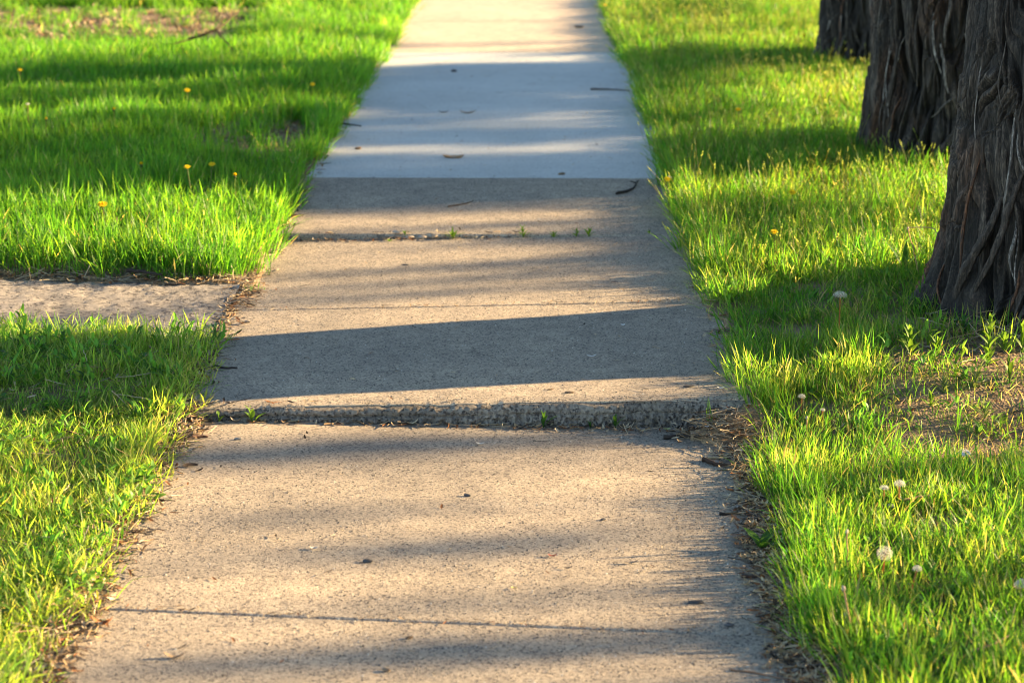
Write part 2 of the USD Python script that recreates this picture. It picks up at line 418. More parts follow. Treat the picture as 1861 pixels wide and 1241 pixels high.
# ------------------------------------------------------------------ trees with furrowed twisted bark
def bark_height(th, z, R, seed, twist):
    """Strands with narrow deep furrows between them, that cross and merge; two sizes, and fine fibres."""
    w = meshkit.fbm(np.stack([np.cos(th) * 2.4, np.sin(th) * 2.4, z * 2.0], -1), 3, seed) - 0.5
    cross = smoothstep(0.56, 0.62, meshkit.fbm(np.stack([np.cos(th) * 2.5, np.sin(th) * 2.5, z * 3.5], -1), 3, seed + 5))

    def strands(a, lam, lz, k, sd):
        n = meshkit.noise(np.stack([np.cos(a) * R / lam, np.sin(a) * R / lam, z / lz], -1), sd)
        return np.clip(np.abs(2 * n - 1) * k, 0, 1) ** 0.8
    a1 = th + twist * z + 0.45 * w
    a2 = th - 1.3 * twist * z - 0.9 * w
    big = strands(a1, 0.062, 0.6, 4.0, seed + 10)
    s1 = strands(a1, 0.026, 0.42, 3.0, seed + 12) * (1 - cross) + cross * strands(a2, 0.028, 0.30, 3.0, seed + 13)
    s2 = strands(a1 * (1 - cross) + a2 * cross, 0.010, 0.20, 2.0, seed + 14)
    f = meshkit.noise(np.stack([np.cos(a1) * R / 0.005, np.sin(a1) * R / 0.005, z / 0.07], -1), seed + 30)
    plate = smoothstep(0.30, 0.36, meshkit.fbm(np.stack([np.cos(a1) * R / 0.05, np.sin(a1) * R / 0.05, z / 0.16], -1), 2, seed + 31))
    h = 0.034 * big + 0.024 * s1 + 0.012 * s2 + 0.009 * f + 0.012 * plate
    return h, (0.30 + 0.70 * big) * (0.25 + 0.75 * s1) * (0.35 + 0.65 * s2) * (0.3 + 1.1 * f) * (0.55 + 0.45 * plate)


def tree(name, label, cx, cy, contour, height, seed, twist, nth, dense_top, nz, lobes, lean=(0, 0)):
    rng = np.random.default_rng(seed)
    gz0 = float(ground_z(cx, cy))
    t = thing(name, label, "tree", (cx, cy, gz0), group="old trees in a row beside the sidewalk")
    zc, rc = np.array(contour).T
    zs = np.concatenate([np.linspace(-0.12, dense_top, nz), np.linspace(dense_top + 0.1, height, 36)])
    th = np.linspace(0, 2 * np.pi, nth + 1)
    Z, TH = np.meshgrid(zs, th, indexing="ij")
    R = np.interp(Z, zc, rc)
    flare = np.exp(-np.clip(Z, 0, None) / 0.22)
    lob = sum(a * np.cos(k * TH + p) for k, a, p in lobes)
    ridge, fib = bark_height(TH, Z, float(np.interp(0.5, zc, rc)), seed, twist)
    R = R * (1 + lob * (0.2 + 1.2 * flare)) + (ridge - 0.070)
    R = R + 0.07 * flare * (meshkit.fbm(np.stack([np.cos(TH) * 3, np.sin(TH) * 3, Z * 3], -1), 3, seed + 3) - 0.5)
    x = lean[0] * np.clip(Z, 0, None) + R * np.cos(TH); y = lean[1] * np.clip(Z, 0, None) + R * np.sin(TH)
    v = np.stack([x, y, Z], -1).reshape(-1, 3)
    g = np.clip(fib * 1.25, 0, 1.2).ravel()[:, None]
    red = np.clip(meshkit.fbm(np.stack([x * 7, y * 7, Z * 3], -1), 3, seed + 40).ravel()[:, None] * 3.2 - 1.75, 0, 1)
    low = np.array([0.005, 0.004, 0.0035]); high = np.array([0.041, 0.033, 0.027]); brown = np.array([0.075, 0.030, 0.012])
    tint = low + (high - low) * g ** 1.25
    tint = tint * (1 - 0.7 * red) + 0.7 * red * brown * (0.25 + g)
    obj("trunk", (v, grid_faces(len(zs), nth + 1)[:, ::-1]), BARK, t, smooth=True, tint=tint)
    # limbs
    top = np.array([lean[0] * height, lean[1] * height, height])
    r_top = float(rc[-1])
    tips = []
    for k in range(6):
        a = rng.uniform(0, 6.28); h = height * rng.uniform(0.72, 0.98)
        p0 = np.array([lean[0] * h, lean[1] * h, h])
        l = rng.uniform(2.2, 3.6)
        s = np.linspace(0, 1, 9)[:, None]
        d = np.array([math.cos(a), math.sin(a), 0.75])
        pts = p0 + s * l * d + s ** 2 * np.array([0, 0, 0.6]) + 0.12 * rng.normal(size=(9, 3)) * s
        vv, ff = tube(pts, np.linspace(r_top * 0.5, 0.03, 9), 8, 0.08, rng)
        obj("limb", (vv, ff), BARK, t, smooth=True, tint=np.full((len(vv), 3), 0.09) * [1, 0.9, 0.8])
        tips += list(pts[4:])
    tips.append(top + [0, 0, 2.0])
    C = np.array(tips)
    n = 8000
    c = C[rng.integers(0, len(C), n)] + rng.normal(size=(n, 3)) * [0.55, 0.55, 0.4]
    vv, ff, tt = leaf_cards(c, rng, 0.06, 0.11)
    obj("crown", (vv, ff), LEAF, t, tint=tt)
    return t


def leaf_cards(c, rng, lo, hi):
    n = len(c)
    d = rng.normal(size=(n, 3)); d /= np.linalg.norm(d, axis=1, keepdims=True)
    e = np.cross(d, rng.normal(size=(n, 3))); e /= np.linalg.norm(e, axis=1, keepdims=True)
    s = rng.uniform(lo, hi, (n, 1))
    v = np.stack([c - d * s, c + e * s * 0.45, c + d * s, c - e * s * 0.45], 1).reshape(-1, 3)
    i = np.arange(n)[:, None] * 4
    f = np.vstack([i + [0, 1, 2], i + [0, 2, 3]])
    g = np.repeat(rng.uniform(0.6, 1.3, (n, 1)), 4, 0) * np.array([0.05, 0.085, 0.02])
    return v, f, g


T1 = tree("tree", "nearest dark tree trunk with shaggy twisted bark and gnarled root flare at right edge", 1.665, 6.59,
          [(-0.2, 0.50), (0.0, 0.445), (0.08, 0.41), (0.16, 0.382), (0.28, 0.352), (0.45, 0.335), (0.9, 0.295), (1.6, 0.275), (5.5, 0.2)], 5.5, 3, 0.55, 900, 1.35, 330,
          [(3, 0.05, 0.4), (5, 0.045, 2.0), (7, 0.03, 1.0)])
T2 = tree("tree", "middle dark tree trunk, partly hidden by the nearest trunk", 1.80, 9.25,
          [(-0.2, 0.42), (0.0, 0.385), (0.1, 0.365), (0.3, 0.345), (0.6, 0.335), (1.2, 0.31), (5.5, 0.2)], 5.5, 17, 0.4, 720, 1.0, 200,
          [(3, 0.05, 1.1), (6, 0.04, 0.2)])
T3 = tree("tree", "farthest dark tree trunk, blurred behind the middle trunk", 1.955, 12.35,
          [(-0.2, 0.39), (0.0, 0.365), (0.15, 0.35), (0.3, 0.335), (1.0, 0.31), (5.5, 0.2)], 5.5, 29, 0.3, 560, 0.7, 110,
          [(3, 0.04, 0.2), (5, 0.04, 1.2)])


def surface_strip(t, R0, th0, th1, z0, z1, width, colour, seed, out=0.02, name="bark_strip"):
    """A weathered bark strand lying over the trunk, from height z0 (top) to z1 (bottom)."""
    rng = np.random.default_rng(seed)
    n = 60 if width > 0.011 else 30
    s = np.linspace(0, 1, n)
    th = th0 + (th1 - th0) * s ** 1.3 + 0.012 * np.sin(s * 7 + seed)
    z = z0 + (z1 - z0) * s
    r = np.interp(z, *np.array(R0).T) + out * 0.3 + 0.016 * np.sin(s * 3.1) - 0.008
    p = np.stack([r * np.cos(th), r * np.sin(th), z], 1)
    w = 0.62 * width * (0.15 + 0.75 * np.sin(np.pi * np.clip(s, 0.06, 0.96)) ** 0.6)
    sides = 14 if width > 0.011 else 8
    v, f = tube(p, w, sides, 0.10, rng)
    axis = np.vstack([np.repeat(p, sides, 0), p[:1], p[-1:]])
    around = np.concatenate([np.tile(np.arange(sides), n), [0, 0]])
    rib = meshkit.noise(np.stack([around * 0.9, axis[:, 2] * 9 + seed, axis[:, 0] * 0], -1), seed) - 0.5
    lump = meshkit.fbm(v * [60, 60, 25], 3, seed) - 0.5
    v = axis + (v - axis) * (1 + 0.9 * rib + 0.8 * lump)[:, None]
    tint = np.array(colour) * rng.uniform(0.7, 1.25, (len(v), 1))
    return obj(name, (v, f), BARK, t, smooth=True, tint=tint)


C1 = [(0.0, 0.43), (0.1, 0.405), (0.25, 0.365), (0.45, 0.335), (0.9, 0.295), (1.6, 0.28)]
C2 = [(0.0, 0.39), (0.1, 0.37), (0.3, 0.35), (0.6, 0.34), (1.2, 0.31)]
G1, G2, G3 = (0.13, 0.12, 0.112), (0.06, 0.052, 0.046), (0.03, 0.023, 0.019)
D = math.radians
for k, (a0, a1, z0, z1, w, c) in enumerate([
        (-98, -122, 0.86, 0.50, 0.014, G1), (-90, -92, 0.95, 0.55, 0.015, G1), (-92, -84, 0.56, 0.30, 0.018, G1), (-104, -112, 0.74, 0.42, 0.010, G2),
        (-94, -113, 0.60, 0.42, 0.009, G1), (-118, -121, 0.52, 0.22, 0.012, G2), (-83, -112, 0.34, 0.13, 0.026, G2), (-76, -104, 0.26, 0.08, 0.028, G2),
        (-112, -109, 0.30, -0.02, 0.020, G3), (-100, -98, 0.20, -0.04, 0.024, G2), (-126, -140, 0.40, 0.06, 0.020, G3), (-86, -84, 0.18, -0.04, 0.020, G2),
        (-70, -78, 0.4, 0.05, 0.03, G2), (-136, -150, 0.32, 0.02, 0.022, G3), (-80, -72, 0.8, 0.4, 0.02, G2), (-128, -130, 0.9, 0.5, 0.010, G3)]):
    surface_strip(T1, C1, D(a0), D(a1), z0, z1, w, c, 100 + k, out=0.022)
for k, (a0, a1, z0, z1, w, c) in enumerate([(-112, -106, 0.46, 0.28, 0.012, G1), (-98, -92, 0.50, 0.34, 0.013, G1), (-90, -84, 0.34, 0.22, 0.014, G1), (-104, -116, 0.27, 0.19, 0.009, G2),
        (-128, -126, 0.6, 0.3, 0.014, G3), (-96, -124, 0.2, -0.02, 0.026, G3), (-140, -148, 0.5, 0.1, 0.016, G3), (-108, -110, 0.66, 0.45, 0.012, G2)]):
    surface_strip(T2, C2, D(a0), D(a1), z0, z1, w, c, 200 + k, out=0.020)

rng = np.random.default_rng(404)
for t_, cc_, count, ztop, tw in ((T1, C1, 44, 1.0, 0.55), (T2, C2, 30, 0.75, 0.4), (T3, [(0.0, 0.365), (0.15, 0.35), (0.3, 0.335), (1.0, 0.31)], 16, 0.5, 0.3)):
    for k in range(count):
        a_ = rng.uniform(-165, -55); z0_ = rng.uniform(0.12, ztop); l_ = rng.uniform(0.08, 0.34)
        z1_ = max(z0_ - l_, -0.02)
        cross_ = rng.normal(0, 7)
        surface_strip(t_, cc_, D(a_), D(a_) + tw * (z0_ - z1_) * 0.6 + D(cross_), z0_, z1_, rng.uniform(0.003, 0.009), [G1, G2, G1, G3, (0.06, 0.026, 0.012)][int(rng.integers(0, 5))], 1000 + k, out=rng.uniform(0.02, 0.055))

# ------------------------------------------------------------------ trees beyond the right edge that throw the soft shade
CLUMPS = [
    # y on the walk, x on the ground at the middle of the shade, half length along y, half length along x, amount
    (3.80, 0.3, 0.10, 1.4, 0.6), (4.12, 0.35, 0.10, 0.8, 0.75), (4.37, 0.3, 0.05, 0.6, 0.5), (4.72, 0.22, 0.09, 0.5, 0.75), (4.98, -0.1, 0.05, 0.5, 0.35), (4.9, 1.6, 0.15, 0.8, 0.6), (4.2, 1.7, 0.2, 0.7, 0.5),
    (5.50, 0.0, 0.10, 1.0, 0.85), (5.42, -0.6, 0.05, 0.5, 0.5),
    (6.98, 0.0, 0.05, 0.7, 0.55), (7.17, -0.1, 0.04, 0.6, 0.55), (7.38, 0.0, 0.05, 0.8, 0.7), (7.72, 0.35, 0.08, 0.6, 0.6), (8.0, 0.0, 0.06, 0.8, 0.4), (7.75, 0.5, 0.3, 0.3, 0.5), (7.25, 0.55, 0.3, 0.3, 0.4),
    (8.72, 0.3, 0.20, 1.0, 0.5), (9.25, -0.2, 0.35, 1.2, 1.5), (8.7, -1.6, 0.22, 0.9, 0.9), (9.45, -1.9, 0.4, 1.3, 1.7), (10.05, 0.1, 0.22, 0.7, 1.4), (10.15, -1.6, 0.35, 1.2, 1.3), (10.55, -0.75, 0.12, 0.9, 1.0), (10.9, 0.1, 0.25, 0.7, 1.3), (11.1, -1.9, 0.35, 1.4, 1.3),
    (11.35, -0.3, 0.35, 0.95, 1.4), (11.9, -0.4, 0.3, 1.0, 1.4), (12.35, -0.1, 0.3, 0.9, 1.5), (12.4, -2.3, 0.3, 1.0, 0.6), (12.95, 0.5, 0.10, 0.5, 0.5), (13.45, 0.4, 0.05, 0.9, 0.2), (10.2, -0.35, 0.75, 1.1, 0.5), (11.75, -0.3, 0.8, 1.1, 0.5), (8.40, -0.05, 0.16, 0.9, 0.7), (6.85, -1.25, 0.2, 0.4, 0.8), (13.5, -1.5, 0.16, 1.0, 0.8), (14.1, 0.75, 0.35, 0.25, 1.2), (14.7, 0.7, 0.3, 0.2, 0.9),
    (13.9, -2.2, 0.25, 0.9, 0.5),
]
DIST = 19.0
groups = [(-10, 4.3), (4.3, 5.8), (5.8, 8.2), (8.2, 10.3), (10.3, 12.1), (12.1, 20)]
names = ["nearest slim leafy tree standing far out beyond the right edge", "second slim leafy tree standing far out beyond the right edge", "third slim leafy tree, thin crowned, far out beyond the right edge",
         "fourth and densest leafy tree far out beyond the right edge", "fifth leafy tree far out beyond the right edge", "sixth and farthest leafy tree far out beyond the right edge"]
rng = np.random.default_rng(77)
for gi, (lo, hi) in enumerate(groups):
    cl = [c for c in CLUMPS if lo <= c[0] < hi]
    ymid = float(np.mean([c[0] for c in cl]))
    dist = DIST + [0, 1.2, -0.6, 1.0, -1.0, 0.4][gi]
    tm = ymid * ACROSS[1]
    base = ACROSS * tm + ALONG * dist
    t = thing("leafy_tree", names[gi], "tree", (base[0], base[1], 0.0), group="leafy trees beyond the right edge")
    low, high = 3.0, 7.5
    s = np.linspace(0, 1, 12)[:, None]
    # a trunk that stands behind the crown, clear of the sunlit gaps
    off = ALONG * 1.6
    trunk_pts = np.hstack([off * np.ones((12, 1)), s * 4.0]) + 0.03 * np.sin(s * [5, 7, 0])
    clumps_v = []
    boughs = []
    for (y, x0, hy, hx, amount) in cl:
        amount = amount * (0.6 if x0 < -1 else 1.0)
        tl = y * ACROSS[1] + x0 * ACROSS[0] * 0  # lateral place of this shade
        along0 = x0 / ALONG[0] + (y * ALONG[1]) * 0
        z = (dist - along0 - y * ALONG[1]) * math.tan(EL)
        rt, rz = hy * ACROSS[1], hx / ALONG[0] * math.tan(EL)
        area = math.pi * rt * rz
        leaf = 0.035 if hy < 0.12 else 0.055
        n = int(2.6 * amount * area / (leaf * leaf * 0.45 * 2 * 0.55)) + 3
        q = rng.normal(size=(n, 3)); q /= np.linalg.norm(q, axis=1, keepdims=True)
        q *= rng.uniform(0, 1, (n, 1)) ** (1 / 2.2)
        c = np.zeros((n, 3))
        c[:, :2] = ACROSS * ((tl - tm) + q[:, :1] * rt * 1.1) + ALONG * (q[:, 1:2] * 0.35)
        c[:, 2] = z + q[:, 2] * rz * 1.1
        clumps_v.append(leaf_cards(c, rng, leaf * 0.8, leaf * 1.25))
        mid = np.array([*(ACROSS * (tl - tm)), z])
        start = trunk_pts[-1] * [1, 1, 0] + [0, 0, min(z - 0.3, 3.9)]
        ss = np.linspace(0, 1, 7)[:, None]
        bend = start + (mid - start) * ss + np.array([0, 0, 0.25]) * np.sin(ss * np.pi)
        boughs.append(tube(bend, np.linspace(0.03, 0.006, 7), 5))
    v, f = tube(trunk_pts, np.linspace(0.14, 0.05, 12), 10, 0.05, rng)
    obj("trunk", (v, f), BARK, t, smooth=True, tint=np.full((len(v), 3), 0.08) * [1, 0.85, 0.7])
    v, f = join(boughs)
    obj("branches", (v, f), BARK, t, tint=np.full((len(v), 3), 0.08) * [1, 0.85, 0.7])
    v, f = join([c[:2] for c in clumps_v])
    obj("crown", (v, f), LEAF, t, tint=np.vstack([c[2] for c in clumps_v]))

# ------------------------------------------------------------------ grass
def tuft(rng, n, radius, h, width, lean, bend, palette, dry=0.1, seeds=0.0, segs=4, tipdry=0.18, tipcol=(0.17, 0.215, 0.06)):
    """n blades as tapered bent ribbons."""
    az = rng.uniform(0, 2 * np.pi, n); rad = radius * np.sqrt(rng.uniform(0, 1, n))
    base = np.stack([rad * np.cos(az), rad * np.sin(az), np.full(n, -0.012)], 1)
    L = rng.uniform(h[0], h[1], n) * rng.uniform(0.55, 1.0, n) ** 0.5
    d = rng.uniform(0, 2 * np.pi, n)
    le = np.abs(rng.normal(0, lean, n)); be = np.abs(rng.normal(0, bend, n))
    out = np.stack([np.cos(d), np.sin(d), 0 * d], 1)
    fac = d + np.pi / 2 + rng.normal(0, 0.7, n)
    sidev = np.stack([np.cos(fac), np.sin(fac), 0 * d], 1)
    wv = width * rng.uniform(0.6, 1.35, n)
    t = np.linspace(0, 1, segs + 1)
    ang = le[:, None] + be[:, None] * t[None] ** 1.3
    step = L[:, None] / segs
    dz = np.cos(ang) * step; dr = np.sin(ang) * step
    zz = np.concatenate([np.zeros((n, 1)), np.cumsum(dz[:, 1:], 1)], 1); rr = np.concatenate([np.zeros((n, 1)), np.cumsum(dr[:, 1:], 1)], 1)
    c = base[:, None] + out[:, None] * rr[..., None] + np.array([0, 0, 1.0]) * zz[..., None]
    prof = np.where(t < 0.75, 0.75 + 0.25 * np.sin(t / 0.75 * np.pi), 1 - ((t - 0.75) / 0.25) ** 1.2)
    prof[-1] = 0.06
    half = 0.5 * wv[:, None, None] * prof[None, :, None] * sidev[:, None]
    v = np.stack([c - half, c + half], 2)            # n, segs+1, 2, 3
    pal = np.array(palette)
    col = pal[rng.integers(0, len(pal), n)] * rng.uniform(0.75, 1.25, (n, 1))
    isdry = rng.uniform(size=n) < dry
    col[isdry] = np.array([0.36, 0.31, 0.18]) * rng.uniform(0.6, 1.2, (isdry.sum(), 1))
    low = np.array([0.10, 0.14, 0.035])
    tip = np.where((rng.uniform(size=n) < tipdry)[:, None], np.array(tipcol), col * 1.05)
    k1 = np.clip(1 - t / 0.3, 0, 1)[None, :, None] * 0.55; k2 = np.clip((t - 0.72) / 0.28, 0, 1)[None, :, None] * 0.8
    cc = col[:, None] * (1 - k1) + low * k1
    cc = cc * (1 - k2) + tip[:, None] * k2
    cc = np.repeat(cc[:, :, None], 2, 2)
    a = (np.arange(n)[:, None] * (segs + 1) * 2 + np.arange(segs)[None] * 2).ravel()
    f = np.vstack([np.stack([a, a + 1, a + 3], 1), np.stack([a, a + 3, a + 2], 1)])
    V, F, T = [v.reshape(-1, 3)], [f], [cc.reshape(-1, 3)]
    m = int(round(seeds * n))
    at = len(V[0])
    for _ in range(m):                                # flowering stalks with a feathery spike
        b = np.array([*(rng.normal(0, radius * 0.6, 2)), -0.01]); hh = rng.uniform(h[1] * 0.95, h[1] * 1.35)
        lx = rng.normal(0, 0.1, 2)
        s = np.linspace(0, 1, 5)[:, None]
        p = b + s * np.array([0, 0, hh]) + s ** 2 * np.array([lx[0], lx[1], 0]) * hh * 2
        r = np.array([0.0007, 0.0007, 0.0007, 0.0007, 0.0006])
        tv, tf = tube(p, r, 3)
        V.append(tv); F.append(tf + at); T.append(np.tile([0.16, 0.17, 0.05], (len(tv), 1))); at += len(tv)
        e = p[-1]; up = (p[-1] - p[-2]); up /= np.linalg.norm(up)
        sl = rng.uniform(0.018, 0.035)
        for q in range(10):
            u = q / 9
            pc = e - up * sl * (1 - u) * 0.9; a2 = q * 2.4
            o = np.array([math.cos(a2), math.sin(a2), 0.0])
            w_ = 0.0028 * math.sin(math.pi * (0.15 + 0.8 * u))
            V.append(np.array([pc, pc + o * w_ * 1.2 + up * 0.004, pc + up * 0.009 + o * w_ * 0.6])); F.append(np.array([[0, 1, 2]]) + at)
            T.append(np.tile(np.array([0.17, 0.215, 0.075]) * rng.uniform(0.8, 1.2), (3, 1))); at += 3
    return np.vstack(V), np.vstack(F), np.vstack(T)


def quats(yaw, tilt_dir, tilt):
    """w, x, y, z: yaw about z, then a tilt about a level axis."""
    a = np.stack([np.cos(yaw / 2), 0 * yaw, 0 * yaw, np.sin(yaw / 2)], 1)
    b = np.stack([np.cos(tilt / 2), np.sin(tilt / 2) * np.cos(tilt_dir), np.sin(tilt / 2) * np.sin(tilt_dir), 0 * tilt], 1)
    w1, x1, y1, z1 = b.T; w2, x2, y2, z2 = a.T
    return np.stack([w1 * w2 - x1 * x2 - y1 * y2 - z1 * z2, w1 * x2 + x1 * w2 + y1 * z2 - z1 * y2, w1 * y2 - x1 * z2 + y1 * w2 + z1 * x2, w1 * z2 + x1 * y2 - y1 * x2 + z1 * w2], 1)


def scatter(name, label, category, protos, mat, pos, q, scale, pick, smooth=False):
    pi = UsdGeom.PointInstancer.Define(stage, path_for(name))
    prim = say(pi.GetPrim(), label, category, kind="stuff")
    paths = []
    for v, f, t in protos:
        p = obj("piece", (v, f), mat, prim, smooth=smooth, tint=t)
        paths.append(p.GetPath())
    pi.CreatePrototypesRel().SetTargets(paths)
    pi.CreateProtoIndicesAttr(Vt.IntArray.FromNumpy(np.asarray(pick, np.int32)))
    pi.CreatePositionsAttr(Vt.Vec3fArray.FromNumpy(np.asarray(pos, np.float32)))
    pi.CreateScalesAttr(Vt.Vec3fArray.FromNumpy(np.asarray(scale, np.float32)))
    pi.CreateOrientationsAttr(Vt.QuathArray([Gf.Quath(float(a), float(b), float(c), float(d)) for a, b, c, d in q]))
    return prim


def nz(x, y, s, seed, o=3):
    return meshkit.fbm(np.stack([np.asarray(x) * s, np.asarray(y) * s, 0 * np.asarray(x)], -1), o, seed)


def in_view(x, y, margin=0.35):
    depth = y * FWD[1] + 1.5 * math.sin(PITCH)
    return np.abs(x - EYE[0] + 0.0095 * y) < depth * 930.5 / 4400 + margin


GREEN = [(0.052, 0.172, 0.020), (0.072, 0.19, 0.020), (0.046, 0.150, 0.020), (0.095, 0.205, 0.024)]
FRESH = [(0.054, 0.170, 0.017), (0.044, 0.148, 0.017), (0.080, 0.20, 0.018), (0.105, 0.215, 0.022)]
PALE = [(0.15, 0.255, 0.035), (0.18, 0.265, 0.050), (0.10, 0.22, 0.025), (0.225, 0.275, 0.075)]
rg = np.random.default_rng(5)
MESSY = [tuft(rg, 46, 0.06, (0.03, 0.08), 0.0019, 0.75, 1.3, PALE, dry=0.12, tipdry=0.45, tipcol=(0.33, 0.33, 0.15)) for _ in range(8)] + [tuft(rg, 34, 0.055, (0.03, 0.085), 0.0022, 0.6, 1.1, GREEN + PALE, dry=0.06) for _ in range(4)] + [tuft(rg, 10, 0.05, (0.05, 0.10), 0.0036, 0.5, 1.0, PALE, dry=0.05) for _ in range(2)]
UPRIGHT = [tuft(rg, 32, 0.05, (0.07, 0.15), 0.0027, 0.17, 0.4, FRESH, dry=0.02) for _ in range(8)] + [tuft(rg, 26, 0.05, (0.07, 0.16), 0.0031, 0.22, 0.55, FRESH, dry=0.04, seeds=0.015) for _ in range(4)]
FINE = [tuft(rg, 32, 0.05, (0.05, 0.115), 0.0019, 0.25, 0.5, GREEN, dry=0.06, tipdry=0.3, tipcol=(0.27, 0.29, 0.10)) for _ in range(5)] + [tuft(rg, 30, 0.05, (0.045, 0.11), 0.0019, 0.3, 0.6, PALE, dry=0.08) for _ in range(4)] + [tuft(rg, 20, 0.05, (0.06, 0.12), 0.0030, 0.32, 0.8, FRESH, dry=0.04) for _ in range(3)]
SEEDED = [tuft(rg, 28, 0.05, (0.06, 0.13), 0.0025, 0.2, 0.5, PALE + FRESH, dry=0.03, seeds=0.03, tipdry=0.3, tipcol=(0.25, 0.29, 0.09)) for _ in range(8)]
SPARSE = [tuft(rg, 22, 0.06, (0.02, 0.06), 0.0019, 0.6, 0.8, PALE, dry=0.45) for _ in range(6)] + [tuft(rg, 16, 0.05, (0.02, 0.07), 0.0022, 0.5, 0.8, GREEN, dry=0.12) for _ in range(3)]


def leaf_blade(length, width, droop, rng, serr=0.0):
    n = 8
    s = np.linspace(0, 1, n)
    w = width * 0.5 * np.sin(np.pi * np.clip(s * 0.94 + 0.05, 0, 1)) ** 0.8
    if serr:
        w = w * (1 + serr * (np.arange(n) % 2 * 2 - 1))
    r = s * length; z = droop * length * (s - s ** 2 * 1.2)
    mid = np.stack([r, 0 * s, z - 0.12 * w], 1)
    v = np.vstack([np.stack([r, -w, z + 0.15 * w], 1), mid, np.stack([r, w, z + 0.15 * w], 1)])
    k = np.arange(n - 1)
    f = np.vstack([np.stack([k, k + n, k + 1 + n], 1), np.stack([k, k + 1 + n, k + 1], 1), np.stack([k + n, k + 2 * n, k + 1 + 2 * n], 1), np.stack([k + n, k + 1 + 2 * n, k + 1 + n], 1)])
    return v, f


def broadleaf(rng, n, length, width):
    """A low plant of broad leaves growing among the grass."""
    parts, tint = [], []
    for k in range(n):
        v, f = leaf_blade(length * rng.uniform(0.6, 1.2), width * rng.uniform(0.7, 1.2), 0.4, rng)
        e = rng.uniform(0.35, 1.2); a = k * 2.4 + rng.normal(0, 0.3)
        x, z = v[:, 0] * math.cos(e) - v[:, 2] * math.sin(e), v[:, 0] * math.sin(e) + v[:, 2] * math.cos(e)
        p = np.stack([x * math.cos(a) - v[:, 1] * math.sin(a), x * math.sin(a) + v[:, 1] * math.cos(a), z + rng.uniform(0, 0.035)], 1)
        parts.append((p + [*rng.normal(0, 0.01, 2), 0], f)); tint.append(np.tile(np.array([0.07, 0.17, 0.03]) * rng.uniform(0.6, 1.5), (len(p), 1)))
    v, f = join(parts)
    return v, f, np.vstack(tint)


BROAD = [broadleaf(rg, 9, 0.034, 0.011) for _ in range(2)]
MESSY, FINE, SPARSE = MESSY + BROAD[:1], FINE + BROAD[:1], SPARSE + BROAD[:1]


def sow(name, label, protos, xr, yr, per_m2, keep, height, seed, lean_to=0.0, widen=0.0):
    rng = np.random.default_rng(seed)
    n = int((xr[1] - xr[0]) * (yr[1] - yr[0]) * per_m2)
    x = rng.uniform(*xr, n); y = rng.uniform(*yr, n)
    ok = in_view(x, y, 0.45) & (rng.uniform(size=n) < keep(x, y))
    for cx, cy, r in ((1.665, 6.61, 0.36), (1.80, 9.25, 0.34), (1.955, 12.35, 0.32)):
        ok &= (x - cx) ** 2 + (y - cy) ** 2 > r * r
    x, y = x[ok], y[ok]
    n = len(x)
    s = height(x, y) * rng.uniform(0.75, 1.2, n)
    w = (1 + widen * np.clip((y - 8) / 8, 0, 1)) * rng.uniform(0.9, 1.1, n)
    tilt = np.abs(rng.normal(0, 0.12, n)); td = rng.uniform(0, 6.28, n)
    # blades at the border lean out over the concrete
    near = np.clip(1 - (np.abs(x) - HALF) / 0.09, 0, 1)
    tilt = tilt * (1 - near) + near * rng.uniform(0.1, 0.55, n)
    td = np.where(near > 0.05, np.where(x < 0, np.pi / 2, -np.pi / 2) + rng.normal(0, 0.5, n), td)
    pos = np.stack([x, y, ground_z(x, y)], 1)
    return scatter(name, label, "grass", protos, GRASS, pos, quats(rng.uniform(0, 6.28, n), td, tilt), np.stack([w, w, s], 1), rng.integers(0, len(protos), n))


def border(x, y, seed, base=0.665, amp=0.07):
    return np.abs(x) > base - 0.04 * smoothstep(11.0, 13.5, y) + amp * (nz(np.sign(x) * 3 + 0 * y, y, 5.0, seed) - 0.35)


def left_low(x, y):
    lim = PATH0 + path_tilt(x) + 0.03 * (nz(x, y, 6, 50) - 0.5)
    # the corner by the side path stays open
    patch = np.clip(1.4 - 1.6 * np.clip(nz(x, y, 4.5, 51) - 0.5, 0, 1) * 3, 0.45, 1)
    return (border(x, y, 52, 0.655, 0.10) & (y < lim)) * patch


def left_high(x, y):
    lim = PATH1 + path_tilt(x) + 0.03 + 0.05 * nz(x, y, 7, 53)
    bare = ((x + 0.98) / 0.25) ** 2 + ((y - 9.8) / 0.65) ** 2 < 0.55 + 1.0 * nz(x, y, 6, 54)
    bed = (x < -1.55 + 0.25 * nz(x, y, 3, 55)) & (y > 12.9 + 0.3 * nz(x, y, 4, 56)) & (y < 15.2 + 0.3 * nz(x, y, 4, 57))
    return (border(x, y, 58, 0.665, 0.06) & (y > lim)) * np.where(bare, 0.14, 1) * np.where(bed, 0.06, 1) * (0.75 + 0.5 * nz(x, y, 3, 59))


def dry_zone(x, y):
    return smoothstep(0.92, 1.12, x + 0.25 * (nz(x, y, 4, 60) - 0.5)) * smoothstep(5.0, 5.4, y + 0.4 * (nz(x, y, 3, 61) - 0.5)) * smoothstep(6.25, 6.0, y + 0.15 * (nz(x, y, 5, 64) - 0.5))


def right_near(x, y):
    base = border(x, y, 62, 0.668 + 0.032 * (y < 5.7), 0.10)
    root = (1 - 0.9 * np.exp(-((x - 1.74) / 0.36) ** 2 - ((y - 6.08) / 0.27) ** 2))
    return base * (y < 7.0) * (1 - 0.93 * dry_zone(x, y)) * (0.65 + 0.6 * nz(x, y, 4, 63)) * root * np.where((x > 1.40 + 0.1 * nz(x, y, 6, 68)) & (y > 5.8) & (y < 6.36), 0.2, 1) * np.where((y > 6.05) & (y < 7.0), 0.7, 1)


